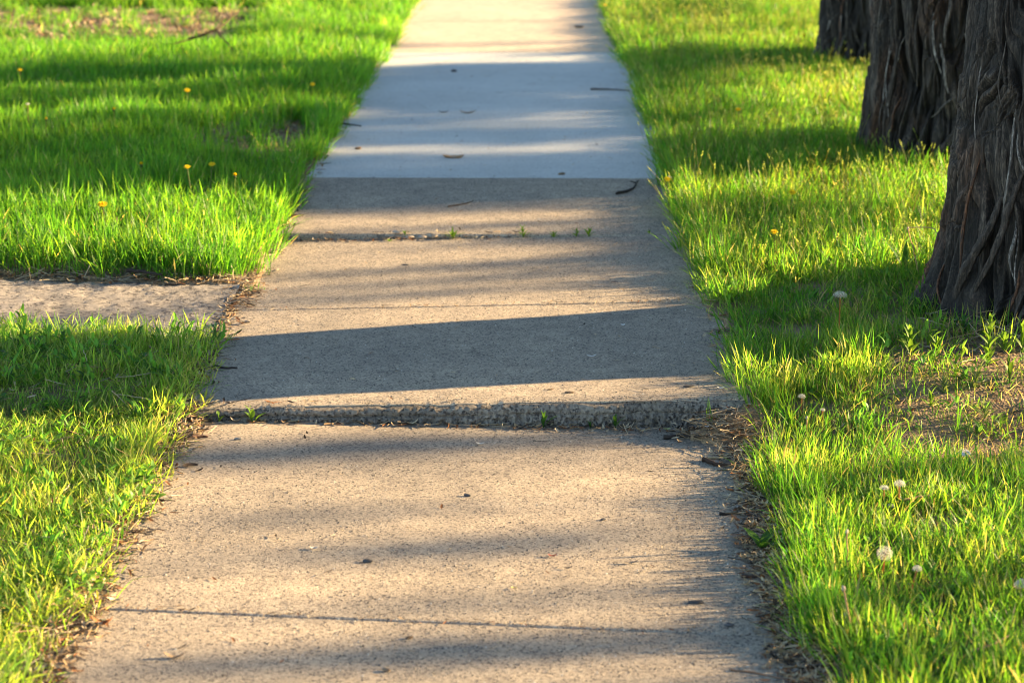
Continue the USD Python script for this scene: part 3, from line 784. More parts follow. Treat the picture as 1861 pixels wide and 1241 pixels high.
def right_far(x, y):
    return border(x, y, 65, 0.665, 0.07) * smoothstep(6.85, 7.1, y) * (0.8 + 0.4 * nz(x, y, 3, 66))


sow("grass", "tangled pale green grass of the near left lawn below the side path", MESSY, (-2.4, -0.6), (3.3, 6.75), 1700, left_low, lambda x, y: 0.72 + 0.45 * nz(x, y, 3, 70) + 0.25 * smoothstep(5.9, 6.4, y), 11)
sow("grass", "tall fresh green grass of the upper left lawn", UPRIGHT, (-4.8, -0.6), (7.1, 20), 520, left_high, lambda x, y: 0.62 + 0.6 * nz(x, y, 2.5, 71) - 0.15 * smoothstep(12, 16, y), 12, widen=0.25)
sow("grass", "fine upright grass of the near right lawn in front of the nearest trunk", FINE, (0.6, 2.6), (3.3, 7.1), 800, right_near, lambda x, y: 0.66 + 0.45 * nz(x, y, 3, 72) - 0.15 * smoothstep(6.1, 6.3, y) + 0.40 * np.exp(-((y - 6.02 - 0.06 * (x - 0.7)) / 0.11) ** 2) - 0.12 * smoothstep(5.0, 5.3, y) * (y < 5.9) + 0.45 * smoothstep(0.86, 0.74, x) * (y < 5.75), 13)
sow("grass", "seeding bright grass of the far right lawn around the trunks", SEEDED + UPRIGHT[:4], (0.6, 5.0), (6.8, 20), 520, right_far, lambda x, y: 0.60 + 0.5 * nz(x, y, 2.5, 73) + 0.25 * smoothstep(0.86, 0.74, x) * (y < 9), 14, widen=0.25)
sow("grass", "denser taller fringe of grass right along the sidewalk's right border", FINE[:9], (0.64, 0.84), (3.3, 9.2), 520, lambda x, y: border(x, y, 62, 0.675 + 0.022 * (y < 5.7), 0.09) * (np.abs(y - 5.62) > 0.14) * (np.abs(y - 6.35) > 0.45), lambda x, y: 0.85 + 0.45 * nz(x, y, 4, 75), 16)
sow("grass", "short straw coloured grass on the dry patch in front of the nearest trunk", SPARSE, (0.85, 2.4), (4.7, 6.4), 750, lambda x, y: dry_zone(x, y) * (0.1 + 1.0 * nz(x, y, 6, 67)) * (1 - 0.8 * np.exp(-((x - 1.7) / 0.3) ** 2 - ((y - 6.0) / 0.22) ** 2)), lambda x, y: 0.7 + 0.6 * nz(x, y, 4, 74), 15)

# ------------------------------------------------------------------ litter, straw, grit
def chip(rng, length, width, curl, colour):
    n = 7
    s = np.linspace(-0.5, 0.5, n)
    w = width * 0.5 * np.sqrt(np.clip(1 - (2 * s) ** 2 * 0.96, 0, 1)) * rng.uniform(0.85, 1.15, n)
    z = curl * (s * 2) ** 2 * length * 0.3 + 0.002
    bow = rng.uniform(-0.25, 0.25) * length * (s ** 2) * 2
    v = np.vstack([np.stack([s * length, bow - w, z + 0.1 * w], 1), np.stack([s * length, bow + 0 * w, z - 0.35 * w], 1), np.stack([s * length, bow + w, z + 0.1 * w], 1)])
    k = np.arange(n - 1)
    f = np.vstack([np.stack([k, k + 1, k + 1 + n], 1), np.stack([k, k + 1 + n, k + n], 1), np.stack([k + n, k + 1 + n, k + 1 + 2 * n], 1), np.stack([k + n, k + 1 + 2 * n, k + 2 * n], 1)])
    return v, f, np.tile(colour, (len(v), 1)) * rng.uniform(0.8, 1.2, (len(v), 1))


def straw(rng, length, r, colour, bends=0.12):
    n = 7
    s = np.linspace(-0.5, 0.5, n)
    p = np.stack([s * length, np.cumsum(rng.normal(0, bends, n)) * length / n, 0.003 + np.abs(np.cumsum(rng.normal(0, bends * 0.5, n))) * length / n], 1)
    v, f = tube(p, r * np.linspace(1, 0.6, n), 4)
    return v, f, np.tile(colour, (len(v), 1))


TAN, PALETAN, RUST, GREYB, DARKB = (0.36, 0.25, 0.14), (0.50, 0.41, 0.28), (0.24, 0.11, 0.05), (0.22, 0.19, 0.16), (0.06, 0.045, 0.035)
rl = np.random.default_rng(9)
LITTER = [chip(rl, rl.uniform(0.014, 0.030), rl.uniform(0.004, 0.009), rl.uniform(-0.3, 0.9), c) for c in (TAN, PALETAN, TAN, RUST, GREYB, PALETAN, DARKB, TAN, RUST)]
LITTER += [straw(rl, rl.uniform(0.03, 0.07), 0.0009, c) for c in (PALETAN, TAN, GREYB, DARKB)]
STRAW = [straw(rl, rl.uniform(0.05, 0.13), 0.0011, c, 0.2) for c in (PALETAN, TAN, GREYB, PALETAN, DARKB, TAN)] + LITTER[:4]


def strew(name, label, protos, pts, seed, tilt=0.25, scale=(0.7, 1.3), lift=0.003, mat=DRY, category="litter", pile=0.0):
    rng = np.random.default_rng(seed)
    x, y = np.array(pts, float).T
    n = len(x)
    z = surface_z(x, y) + lift + pile * rng.uniform(0, 1, n) ** 2
    s = rng.uniform(*scale, n)
    return scatter(name, label, category, protos, mat, np.stack([x, y, z], 1), quats(rng.uniform(0, 6.28, n), rng.uniform(0, 6.28, n), np.abs(rng.normal(0, tilt, n))), np.stack([s, s, s], 1), rng.integers(0, len(protos), n))


def blob(rng, n, cx, cy, sx, sy):
    return np.stack([rng.normal(cx, sx, n), rng.normal(cy, sy, n)], 1)


rs = np.random.default_rng(21)


def strip(n, x0, sx, y0, y1, seed):
    y = rs.uniform(y0, y1, n)
    ok = rs.uniform(size=n) < np.clip(2.6 * nz(0 * y + 2, y, 4, seed) - 0.6, 0.1, 1)
    y = y[ok]
    return np.stack([x0 + rs.normal(0, sx, len(y)), y], 1)


strew("leaf_litter", "dead leaves and seed husks along the left edge of the sidewalk", LITTER, np.vstack([strip(1700, -0.668, 0.026, 3.6, 5.7, 1), strip(300, -0.672, 0.02, 5.7, 7.0, 2), strip(900, -0.668, 0.022, 7.1, 16.5, 3), blob(rs, 260, -0.67, 5.52, 0.035, 0.08), blob(rs, 60, -0.66, 7.0, 0.02, 0.08), np.stack([-0.695 + rs.normal(0, 0.016, 260), rs.uniform(6.42, 7.1, 260)], 1)]), 31)
strew("leaf_litter", "dead leaves and husks along the right edge of the sidewalk", LITTER, np.vstack([strip(3600, 0.662, 0.028, 3.6, 5.5, 4), strip(250, 0.675, 0.018, 5.7, 7.6, 5), strip(300, 0.672, 0.02, 7.6, 16.0, 6)]), 32)
strew("leaf_litter", "heap of straw and dead leaves against the step at the right", STRAW, np.vstack([blob(rs, 240, 0.62, 5.585, 0.05, 0.04), blob(rs, 130, 0.675, 5.42, 0.03, 0.10)]) * [1, 1], 33, pile=0.022, scale=(0.5, 1.0))
strew("leaf_litter", "thin line of straw and husks at the foot of the step", LITTER, np.stack([rs.uniform(-0.62, 0.6, 260), step_y(rs.uniform(-0.6, 0.6, 260)) - 0.03 + rs.normal(0, 0.008, 260)], 1), 34, scale=(0.5, 1.2))
strew("leaf_litter", "dark crumbs and stalks in the crack across the far slab", LITTER, np.stack([rs.uniform(-0.64, 0.15, 130), CRACK - 0.012 + rs.normal(0, 0.012, 130)], 1), 35, scale=(0.5, 1.1))
strew("leaf_litter", "dry straw and dead roots around the foot of the nearest trunk", STRAW, np.vstack([blob(rs, 420, 1.62, 6.17, 0.16, 0.06), blob(rs, 120, 1.35, 6.25, 0.08, 0.08)]), 36, pile=0.03, tilt=0.45)
strew("leaf_litter", "dead stalks on the soil bank along the far edge of the side path", STRAW + LITTER, (lambda xs: np.stack([xs, PATH1 + path_tilt(xs) + 0.03 + rs.normal(0, 0.025, len(xs))], 1))(rs.uniform(-1.7, -0.68, 420)), 37, tilt=0.4)
strew("leaf_litter", "straw and husks on the dry soil of the right lawn", STRAW + LITTER, np.stack([rs.uniform(0.9, 2.0, 900), rs.uniform(4.8, 6.2, 900)], 1), 38)
strew("leaf_litter", "straw thatch between the near left grass", STRAW + LITTER, np.stack([rs.uniform(-1.9, -0.7, 1500), rs.uniform(3.6, 6.2, 1500)], 1), 39, tilt=0.4, pile=0.03)
strew("leaf_litter", "brown dead leaves on the bare bed at the far left", LITTER, np.stack([rs.uniform(-4.4, -1.5, 2600), rs.uniform(13.0, 15.3, 2600)], 1), 40, scale=(1.2, 2.6), tilt=0.5)
strew("leaf_litter", "brown leaves on the bare spot in the upper left lawn", LITTER, blob(rs, 400, -0.97, 10.0, 0.10, 0.25), 41, scale=(0.8, 1.6), tilt=0.5)

jx = rs.uniform(-0.6, 0.6, 240)
strew("leaf_litter", "crumbs of leaf and seed husk caught in the joints of the near slabs", LITTER, np.stack([jx, np.where(rs.uniform(size=240) < 0.5, 4.315 - 0.05 * (jx + 0.65), 6.75 + 0.04 * (jx + 0.65)) + rs.normal(0, 0.012, 240)], 1), 43, scale=(0.25, 0.7))
strew("leaf_litter", "scattered small husks and leaf crumbs all over the sidewalk", LITTER, np.stack([rs.uniform(-0.62, 0.62, 420), rs.uniform(3.7, 13.0, 420)], 1), 44, scale=(0.25, 0.75))

GRIT = []
for k in range(8):
    m = trimesh.creation.icosphere(0, 0.0035)
    v = np.array(m.vertices) * rl.uniform(0.6, 1.3, 3) * rl.uniform(0.8, 1.2, (len(m.vertices), 1)); v[:, 2] *= 0.7
    c = [(0.09, 0.09, 0.1), (0.2, 0.18, 0.16), (0.06, 0.055, 0.05), (0.5, 0.48, 0.44), (0.14, 0.12, 0.1), (0.08, 0.08, 0.08), (0.3, 0.26, 0.2), (0.10, 0.09, 0.08)][k]
    GRIT.append((v, np.array(m.faces), np.tile(c, (len(v), 1))))
strew("grit", "tiny dark and pale grains of grit lying on the sidewalk", GRIT, np.stack([rs.uniform(-0.66, 0.66, 16000), 3.7 + 5.2 * rs.uniform(0, 1, 16000) ** 1.4], 1), 42, scale=(0.2, 0.6), lift=0.0005, mat=STONE, category="grit")

# ------------------------------------------------------------------ dandelions
def dandelion_flower(label, px, py, h, size=0.013, face=0.5, seed=0, closed=False):
    rng = np.random.default_rng(seed)
    p = spot(px, py, h)
    t = thing("dandelion", label, "flower", p, group=None)
    leanx, leany = rng.normal(0, 0.012, 2)
    s = np.linspace(0, 1, 6)[:, None]
    pts = np.hstack([(1 - s) * leanx, (1 - s) * leany, s * h]) + np.array([0, 0, -0.0])
    v, f = tube(pts, np.linspace(0.0018, 0.0014, 6), 6)
    obj("stem", (v, f), LEAF, t, smooth=True, tint=np.tile([0.14, 0.15, 0.06], (len(v), 1)))
    V, F, at = [], [], 0
    T = []
    for ring, (m, r, up) in enumerate([(22, 1.0, 0.25), (18, 0.8, 0.5), (14, 0.55, 0.8), (8, 0.3, 1.0)]):
        if closed:
            r *= 0.45; up += 0.8
        for k in range(m):
            a = k / m * 6.283 + rng.normal(0, 0.1)
            o = np.array([math.cos(a), math.sin(a), 0]); sd = np.array([-math.sin(a), math.cos(a), 0])
            tip = o * size * r + np.array([0, 0, size * up * 0.5]); mid = tip * 0.55 + [0, 0, 0.001]
            w = size * 0.12
            V.append(np.array([[0, 0, 0], mid - sd * w, mid + sd * w, tip - sd * w * 0.8, tip + sd * w * 0.8])); F.append(np.array([[0, 1, 2], [1, 3, 4], [1, 4, 2]]) + at); at += 5
            c = np.array([0.85, 0.66, 0.02]) * rng.uniform(0.85, 1.1)
            T.append(np.tile(c, (5, 1)))
    v = np.vstack(V)
    ca, sa = math.cos(face), math.sin(face)
    v = np.stack([v[:, 0], ca * v[:, 1] - sa * v[:, 2] * -1 * -1, sa * v[:, 1] + ca * v[:, 2]], 1) + [0, 0, h]
    obj("flower_head", (v, np.vstack(F)), PETAL, t, tint=np.vstack(T))
    v = trimesh.creation.icosphere(1, size * 0.42)
    vv = np.array(v.vertices) * [1, 1, 0.8] + [0, 0, h - size * 0.2]
    obj("calyx", (vv, np.array(v.faces)), LEAF, t, smooth=True, tint=np.tile([0.06, 0.10, 0.03], (len(vv), 1)))
    return t


def dandelion_clock(label, px, py, h, size=0.016, flat=1.0, seed=0, lean=(0, 0), stem=(0.30, 0.17, 0.07), n=130):
    rng = np.random.default_rng(seed)
    p = spot(px, py, h)
    t = thing("dandelion_clock", label, "seed head", p - np.array([lean[0], lean[1], 0]))
    s = np.linspace(0, 1, 8)[:, None]
    pts = np.hstack([s ** 1.5 * lean[0], s ** 1.5 * lean[1], s * h])
    v, f = tube(pts, np.linspace(0.0022, 0.0015, 8), 7)
    obj("stem", (v, f), LEAF, t, smooth=True, tint=np.tile(stem, (len(v), 1)))
    c = pts[-1]
    V, F, T, at = [], [], [], 0
    for k in range(n):
        zc = 1 - 2 * (k + 0.5) / n
        if flat < 1 and zc < -0.15:
            continue
        a = k * 2.39996
        d = np.array([math.sqrt(1 - zc * zc) * math.cos(a), math.sqrt(1 - zc * zc) * math.sin(a), zc * flat])
        d = d * size * rng.uniform(0.85, 1.1)
        e = np.cross(d, rng.normal(size=3)); e /= np.linalg.norm(e)
        V.append(np.array([c - e * 0.0002, c + e * 0.0002, c + d])); F.append(np.array([[0, 1, 2]]) + at); at += 3
        T.append(np.tile([0.42, 0.39, 0.33], (3, 1)))
        dn = d / np.linalg.norm(d)
        e2 = np.cross(dn, e)
        for m in range(5):
            b = m / 5 * 6.283 + k
            o = (e * math.cos(b) + e2 * math.sin(b)); sd = np.cross(dn, o)
            q0 = c + d * 0.97; q1 = c + d * 1.06 + o * size * 0.26
            V.append(np.array([q0 - sd * 0.00028, q0 + sd * 0.00028, q1])); F.append(np.array([[0, 1, 2]]) + at); at += 3
            T.append(np.tile([0.72, 0.70, 0.66], (3, 1)))
    obj("seed_head", (np.vstack(V), np.vstack(F)), PETAL, t, tint=np.vstack(T))
    m = trimesh.creation.icosphere(2, size * 0.26)
    vv = np.array(m.vertices) * [1, 1, 0.8] + c
    obj("seed_core", (vv, np.array(m.faces)), DRY, t, smooth=True, tint=np.tile([0.30, 0.22, 0.13], (len(vv), 1)))
    return t


FL = [(36, 128, 0.09, "yellow dandelion at the far left edge below the brown bed"), (340, 165, 0.09, "yellow dandelion alone in the shade of the upper left lawn, above the pair"), (207, 200, 0.08, "dim yellow dandelion deep in the upper left grass, left of centre lawn"),
      (84, 218, 0.08, "brownish yellow dandelion right of the pale seed stalk on the left lawn"), (257, 300, 0.08, "half closed dandelion left of the pair on the left lawn"), (340, 304, 0.09, "left one of a pair of yellow dandelions in the left lawn"),
      (385, 299, 0.09, "right one of a pair of yellow dandelions in the left lawn"), (427, 320, 0.08, "dull dandelion just right of the pair on the left lawn"), (186, 372, 0.10, "wide open yellow dandelion nearest the side path on the left lawn"),
      (568, 154, 0.07, "small dandelion near the left edge of the far new concrete"), (1342, 200, 0.08, "yellow dandelion on the far right lawn left of the middle trunk"), (1407, 422, 0.08, "yellow dandelion low in the right lawn left of the nearest trunk"),
      (1213, 326, 0.07, "yellow dandelion at the right edge of the sidewalk by the twig"), (1462, 66, 0.09, "orange dandelion beside the farthest trunk"), (1440, 350, 0.08, "small yellow dandelion in the sunlit middle of the right lawn"), (1100, 10, 0.08, "yellow dandelion at the far top right corner of the sidewalk")]
for k, (px, py, h, lab) in enumerate(FL):
    dandelion_flower(lab, px, py, h + (0.055 if py < 330 else 0.03), size=[0.012, 0.0145, 0.013][k % 3] + (0.004 if k == 8 else 0), face=0.3 + 0.4 * ((k * 7) % 5) / 5, seed=300 + k, closed=k in (2, 3, 4, 7, 13))

dandelion_clock("white half-blown dandelion clock in the shadow left of the nearest trunk", 1527, 537, 0.14, 0.018, flat=0.55, seed=1, stem=(0.36, 0.16, 0.05))
dandelion_clock("round white dandelion clock on a red stem in the near right grass", 1608, 1005, 0.075, 0.0145, seed=2, lean=(0.003, 0.0), stem=(0.33, 0.17, 0.06))
dandelion_clock("right and larger of two white dandelion clocks on the near right lawn", 1635, 880, 0.07, 0.012, flat=0.8, seed=3)
dandelion_clock("left and smaller of two white dandelion clocks on the near right lawn", 1607, 887, 0.06, 0.009, flat=0.7, seed=4)
dandelion_clock("small leaning dandelion clock right of the round one in the near right grass", 1667, 1034, 0.06, 0.009, flat=0.8, seed=5, lean=(0.012, 0.004))
dandelion_clock("ragged pinkish seed head by the right edge of the raised slab", 1457, 721, 0.05, 0.009, flat=0.8, seed=6)
dandelion_clock("small pale seed head below the two clocks on the near right lawn", 1619, 919, 0.03, 0.007, flat=0.8, seed=7)
dandelion_clock("small white seed head at the right border of the sidewalk above the twig", 1216, 323, 0.085, 0.008, flat=0.8, seed=8)
dandelion_clock("tall pale seed stalk at the far left edge of the lawn", 50, 190, 0.12, 0.008, flat=0.7, seed=9, stem=(0.25, 0.22, 0.1))
dandelion_clock("tiny pale seed head low in the dry grass right of the step", 1495, 745, 0.035, 0.006, flat=0.7, seed=10)


def bare_stalk(label, top, bottom, h, r=0.0015, seed=0):
    rng = np.random.default_rng(seed)
    b = spot(*bottom); e = spot(*top, h)
    s = np.linspace(0, 1, 9)[:, None]
    end = np.array([e[0] - b[0], e[1] - b[1], h])
    pts = s * end + rng.normal(0, 0.0012, (9, 3)) * np.sin(s * np.pi)
    t = thing("dead_stalk", label, "stalk", b)
    v, f = tube(pts, np.linspace(r * 1.2, r, 9), 7, 0.1, rng)
    obj("stem", (v, f), DRY, t, smooth=True, tint=np.tile([0.5, 0.30, 0.15], (len(v), 1)))
    m = trimesh.creation.icosphere(1, r * 2.1)
    vv = np.array(m.vertices) * [1, 1, 1.5] * rng.uniform(0.7, 1.3, (len(m.vertices), 1)) + pts[-1]
    obj("bud", (vv, np.array(m.faces)), DRY, t, smooth=True, tint=np.tile([0.55, 0.45, 0.35], (len(vv), 1)))
    return t


bare_stalk("straight tan stalk with a bare knob in the near right grass", (1539, 966), (1541, 1062), 0.10, seed=1)
bare_stalk("bent reddish stalk leaning left, nearest the bottom of the right grass", (1533, 1070), (1556, 1186), 0.10, 0.0018, seed=2)
bare_stalk("short pinkish stalk crossing the bent stalk in the right grass", (1537, 1118), (1560, 1180), 0.055, 0.0015, seed=5)
bare_stalk("orange stalk with a white knob beside the leaf heap right of the step", (1466, 756), (1465, 800), 0.05, seed=3)
bare_stalk("thin brown dead stalk leaning against the left foot of the nearest trunk", (1650, 418), (1672, 505), 0.13, 0.0016, seed=4)
bare_stalk("beaded dry stalk standing in front of the nearest trunk's roots", (1818, 490), (1818, 575), 0.13, 0.0016, seed=6)


# ------------------------------------------------------------------ weeds with separate leaves
def weed(name, label, px, py, h, leaves, length, width, colour, seed, spread=0.9, serr=0.0, category="weed", group=None, at=None):
    rng = np.random.default_rng(seed)
    p = spot(px, py) if at is None else np.array(at, float)
    t = thing(name, label, category, p, group=group)
    s = np.linspace(0, 1, 6)[:, None]
    lean = rng.normal(0, 0.12, 2) * h
    pts = np.hstack([s ** 2 * lean[0], s ** 2 * lean[1], s * h - 0.004])
    v, f = tube(pts, np.linspace(0.0018, 0.001, 6), 5)
    obj("stem", (v, f), LEAF, t, tint=np.tile(np.array(colour) * 1.1, (len(v), 1)))
    for k in range(leaves):
        u = (k + 0.5) / leaves
        a = k * 2.4 + rng.normal(0, 0.3)
        el = (1 - spread) * 1.2 + 0.35 + 0.6 * u + rng.normal(0, 0.15)
        lv, lf = leaf_blade((1.3 if length > 0.027 else 1.0) * length * rng.uniform(0.7, 1.15) * (1.1 - 0.45 * u), width * rng.uniform(0.8, 1.2) * (1.1 - 0.4 * u), 0.35, rng, serr)
        x, z = lv[:, 0] * math.cos(el) - lv[:, 2] * math.sin(el), lv[:, 0] * math.sin(el) + lv[:, 2] * math.cos(el)
        c = np.array([np.interp(u, s[:, 0], pts[:, i]) for i in range(3)])
        w = np.stack([x * math.cos(a) - lv[:, 1] * math.sin(a), x * math.sin(a) + lv[:, 1] * math.cos(a), z], 1) + c
        obj("leaf", (w, lf), LEAF, t, smooth=True, tint=np.tile(np.array(colour) * rng.uniform(0.8, 1.25), (len(w), 1)))
    return t


YG = (0.10, 0.19, 0.025); DG = (0.045, 0.12, 0.02); SG = (0.13, 0.18, 0.07)
weed("weed", "tall leafy yellow-green weed in the sun in front of the nearest trunk", 1795, 665, 0.12, 22, 0.034, 0.013, YG, 1, 0.7)
weed("weed", "low bushy weed left of the tall leafy weed on the dry soil", 1735, 690, 0.06, 14, 0.034, 0.011, YG, 2)
weed("weed", "spreading grey-green weed below the tall leafy weed", 1770, 705, 0.05, 18, 0.036, 0.008, SG, 3)
weed("weed", "pale narrow-leaved weed low on the dry soil, left of the others", 1715, 715, 0.035, 14, 0.034, 0.007, SG, 4)
weed("weed", "broad-leaved weed clump in the sun midway between sidewalk and trunk", 1655, 650, 0.07, 16, 0.042, 0.011, YG, 5, 0.7)
weed("weed", "weed clump in the grass by the right edge of the raised slab", 1455, 668, 0.06, 16, 0.03, 0.010, YG, 6)
weed("weed", "dark leafy weed in the shadow below the nearest trunk's roots", 1750, 610, 0.03, 12, 0.042, 0.012, DG, 7)
weed("weed", "dark leafy weed in shadow at the right edge of the picture", 1850, 590, 0.03, 12, 0.04, 0.012, DG, 8)
weed("weed", "upright weed at the far right edge on the dry soil", 1858, 640, 0.07, 10, 0.04, 0.012, YG, 9, 0.6)
weed("weed", "small upright weed right of the spreading grey-green weed", 1835, 695, 0.05, 7, 0.04, 0.011, YG, 10, 0.5)
weed("weed", "dark rosette of broad leaves at the right border of the sidewalk, near front", 1385, 1000, 0.015, 6, 0.05, 0.022, DG, 11)
weed("weed", "round-leaved plant at the left foot of the nearest trunk", 1668, 480, 0.07, 8, 0.03, 0.02, DG, 12)
weed("weed", "long dark dock leaves in the grass left of the nearest trunk", 1640, 500, 0.04, 5, 0.085, 0.013, (0.06, 0.14, 0.03), 13, 0.6)
weed("weed", "leafy weed in the near right grass at the bottom of the picture", 1548, 1185, 0.03, 9, 0.045, 0.014, YG, 14, 0.6)
weed("weed", "leafy weed at the bottom right of the near grass by the bent stalk", 1510, 1160, 0.04, 8, 0.04, 0.014, YG, 15, 0.5)
weed("weed", "low broad-leaved weed in the shade of the left lawn", 45, 640, 0.02, 8, 0.05, 0.016, DG, 16)
weed("weed", "small dark weed in the left lawn by the bare spot", 560, 185, 0.04, 10, 0.05, 0.015, DG, 17)
for k, (px, py, h, n, l, w, c, lab) in enumerate([
        (1700, 655, 0.05, 14, 0.036, 0.011, YG, "bright leafy weed on the shadow's sunlit border, first left of the dry soil"), (1690, 740, 0.03, 10, 0.034, 0.010, YG, "low leafy weed in the dry patch, between thin straw grass and the weed row"),
        (1600, 690, 0.05, 14, 0.034, 0.010, YG, "leafy weed in the grass below the half-blown dandelion clock"), (1790, 760, 0.03, 12, 0.034, 0.008, SG, "grey-green weed lowest on the dry soil towards the bottle cap"),
        (1520, 690, 0.05, 12, 0.032, 0.010, YG, "leafy weed in the sunlit grass between slab edge and shadow border"), (1400, 700, 0.05, 14, 0.034, 0.011, DG, "dark leafy weed right against the raised slab's right edge"),
        (1825, 640, 0.04, 12, 0.034, 0.010, YG, "small leafy weed just right of the tall leafy weed")]):
    weed("weed", lab, px, py, h, n, l, w, c, 80 + k, 0.75)
for k, (px, py, h, l, w, n, lab, c) in enumerate([
        (823, 434, 0.012, 0.030, 0.007, 12, "spreading green weed left of centre in the far crack", YG), (951, 431, 0.025, 0.024, 0.006, 10, "tallest little weed in the middle of the far crack", YG),
        (1006, 431, 0.012, 0.022, 0.006, 9, "small weed in the far crack right of the tallest one", YG), (1048, 430, 0.018, 0.022, 0.006, 8, "left one of two weeds close together in the far crack", YG),
        (1070, 429, 0.016, 0.024, 0.006, 8, "right one of two weeds close together in the far crack", YG), (708, 434, 0.006, 0.014, 0.005, 5, "tiny weed at the left of the far crack", YG),
        (736, 433, 0.008, 0.014, 0.005, 5, "tiny weed in the far crack beside the larger stones", YG), (1180, 424, 0.008, 0.015, 0.005, 5, "dark tiny weed at the right end of the far crack", DG)]):
    weed("crack_weed", lab, px, py, h * 1.1, n, l * 1.2, w * 1.2, c, 40 + k, group="small weeds in the cracks")
for k, (px, h, l, w, n, lab, c) in enumerate([
        (457, 0.022, 0.022, 0.011, 6, "bright little weed at the left end of the step", YG), (396, 0.022, 0.013, 0.009, 2, "two-leaved seedling at the far left end of the step", YG),
        (988, 0.018, 0.026, 0.008, 5, "dark green weed in the middle at the foot of the step", DG), (1072, 0.008, 0.014, 0.005, 4, "tiny weed between two larger ones at the foot of the step", DG), (1118, 0.014, 0.022, 0.008, 4, "right one of the weeds at the foot of the step", DG)]):
    q = spot(px, 772)
    q[1] = float(step_y(q[0])) - 0.026; q[2] = float(walk_z(q[0], q[1]))
    weed("crack_weed", lab, 0, 0, h * 1.3, n, l * 1.3, w * 1.3, c, 60 + k, group="small weeds in the cracks", spread=0.6, at=q)


def single_tuft(label, px, py, n, h, seed, pal=FRESH, radius=0.015, lean=0.25, at=None, width=0.003):
    rng = np.random.default_rng(seed)
    v, f, t = tuft(rng, n, radius, h, width, lean, 0.5, pal, dry=0.05)
    m = obj("grass_tuft", (v, f), GRASS, None, tint=t)
    p = spot(px, py) if at is None else at
    UsdGeom.Xformable(m).AddTranslateOp().Set(Gf.Vec3d(*map(float, p)))
    return say(m, label, "grass tuft")


single_tuft("thin tuft of grass growing at the right end of the step", 1290, 745, 9, (0.05, 0.10), 1, at=spot(1290, 748) * [1, 1, 0] + [0, -0.03, -0.04])
single_tuft("little tuft of grass in the corner between side path and sidewalk", 462, 528, 26, (0.02, 0.05), 2, radius=0.03, lean=0.5)
single_tuft("tall dark grass blades standing against the middle trunk", 1640, 288, 24, (0.12, 0.24), 3, radius=0.07, lean=0.2, width=0.006)
single_tuft("tall grass blades between the middle and the nearest trunk", 1710, 292, 24, (0.12, 0.22), 4, radius=0.06, lean=0.2, width=0.006)
single_tuft("tall grass blades rising in front of the nearest trunk's left foot", 1690, 560, 14, (0.08, 0.17), 5, radius=0.05, lean=0.15, width=0.0045)
single_tuft("tall seeding blades in sun left of the nearest trunk", 1652, 425, 14, (0.10, 0.18), 6, pal=PALE, radius=0.05, lean=0.12, width=0.0045)
single_tuft("lone green blade bending over the left edge of the near slab", 224, 980, 2, (0.06, 0.09), 7, radius=0.004, lean=0.7, width=0.004)

# ------------------------------------------------------------------ twigs, stones and scraps lying about
def twig(label, pts, r, colour=(0.055, 0.045, 0.04), seed=0, lift=0.0, name="twig", forks=()):
    rng = np.random.default_rng(seed)
    P = np.array([spot(*q[:2], q[2] if len(q) > 2 else 0) + [0, 0, (q[2] if len(q) > 2 else 0)] for q in pts])
    base = P[0].copy()
    k = np.linspace(0, 1, 10)
    q = np.stack([np.interp(k, np.linspace(0, 1, len(P)), P[:, i]) for i in range(3)], 1) - base
    q[1:-1] = (q[:-2] + 2 * q[1:-1] + q[2:]) / 4
    q[:, 2] += r + lift
    q += rng.normal(0, r * 0.35, q.shape) * [1, 1, 0.3]
    v, f = tube(q, r * np.linspace(1.1, 0.55, 10) * rng.uniform(0.85, 1.15, 10), 7, 0.15, rng)
    t = thing(name, label, "twig", base)
    obj("stem", (v, f), DRY, t, smooth=True, tint=np.tile(colour, (len(v), 1)))
    if forks:
        for (i, dx, dy, dz) in forks:
            s = np.linspace(0, 1, 5)[:, None]
            v, f = tube(q[i] + s * np.array([dx, dy, dz]), r * np.linspace(0.7, 0.35, 5), 6, 0.15, rng)
            obj("side_shoot", (v, f), DRY, t, smooth=True, tint=np.tile(colour, (len(v), 1)))
    return t


twig("dark curved twig at the right edge of the slab before the new concrete", [(1120, 354), (1140, 350), (1154, 342), (1160, 331)], 0.0048, seed=1, forks=((8, -0.02, 0.01, 0.004),))
twig("straight grey twig at the right side of the far new concrete", [(1073, 164), (1110, 164), (1146, 167)], 0.0042, (0.09, 0.075, 0.06), seed=2)
twig("thin brown twig in the middle of the slab before the new concrete", [(813, 377), (838, 373), (858, 368)], 0.0028, (0.08, 0.06, 0.045), seed=3, forks=((9, 0.006, 0.01, 0.004),))
twig("dark twig sticking out over the left edge of the raised slab", [(388, 667), (408, 671), (432, 670)], 0.0035, seed=4)
twig("curled dark stick at the right border of the near slab", [(1278, 838), (1300, 847), (1328, 849)], 0.0055, (0.09, 0.06, 0.045), seed=5)
twig("pale split straw above the curled dark stick at the right border", [(1286, 834), (1320, 835), (1350, 828)], 0.003, (0.4, 0.32, 0.2), seed=6)
twig("thin reddish stalk lying at the bottom right corner of the sidewalk", [(1328, 1219), (1375, 1224), (1438, 1238)], 0.0022, (0.26, 0.15, 0.09), seed=7)
twig("dark stick lying along the leaf heap at the right end of the step", [(1208, 797), (1245, 796), (1290, 796)], 0.005, seed=8)
twig("long dark stick on the far edge of the side path", [(232, 506), (262, 510), (295, 515)], 0.006, (0.06, 0.05, 0.045), seed=9, lift=0.02)
twig("second dark stick beside the long one on the side path", [(300, 519), (320, 519), (336, 520)], 0.004, (0.07, 0.06, 0.05), seed=10)
twig("brown stub of wood at the left edge of the near slab", [(347, 797), (362, 797), (380, 797)], 0.0055, (0.14, 0.085, 0.06), seed=11)
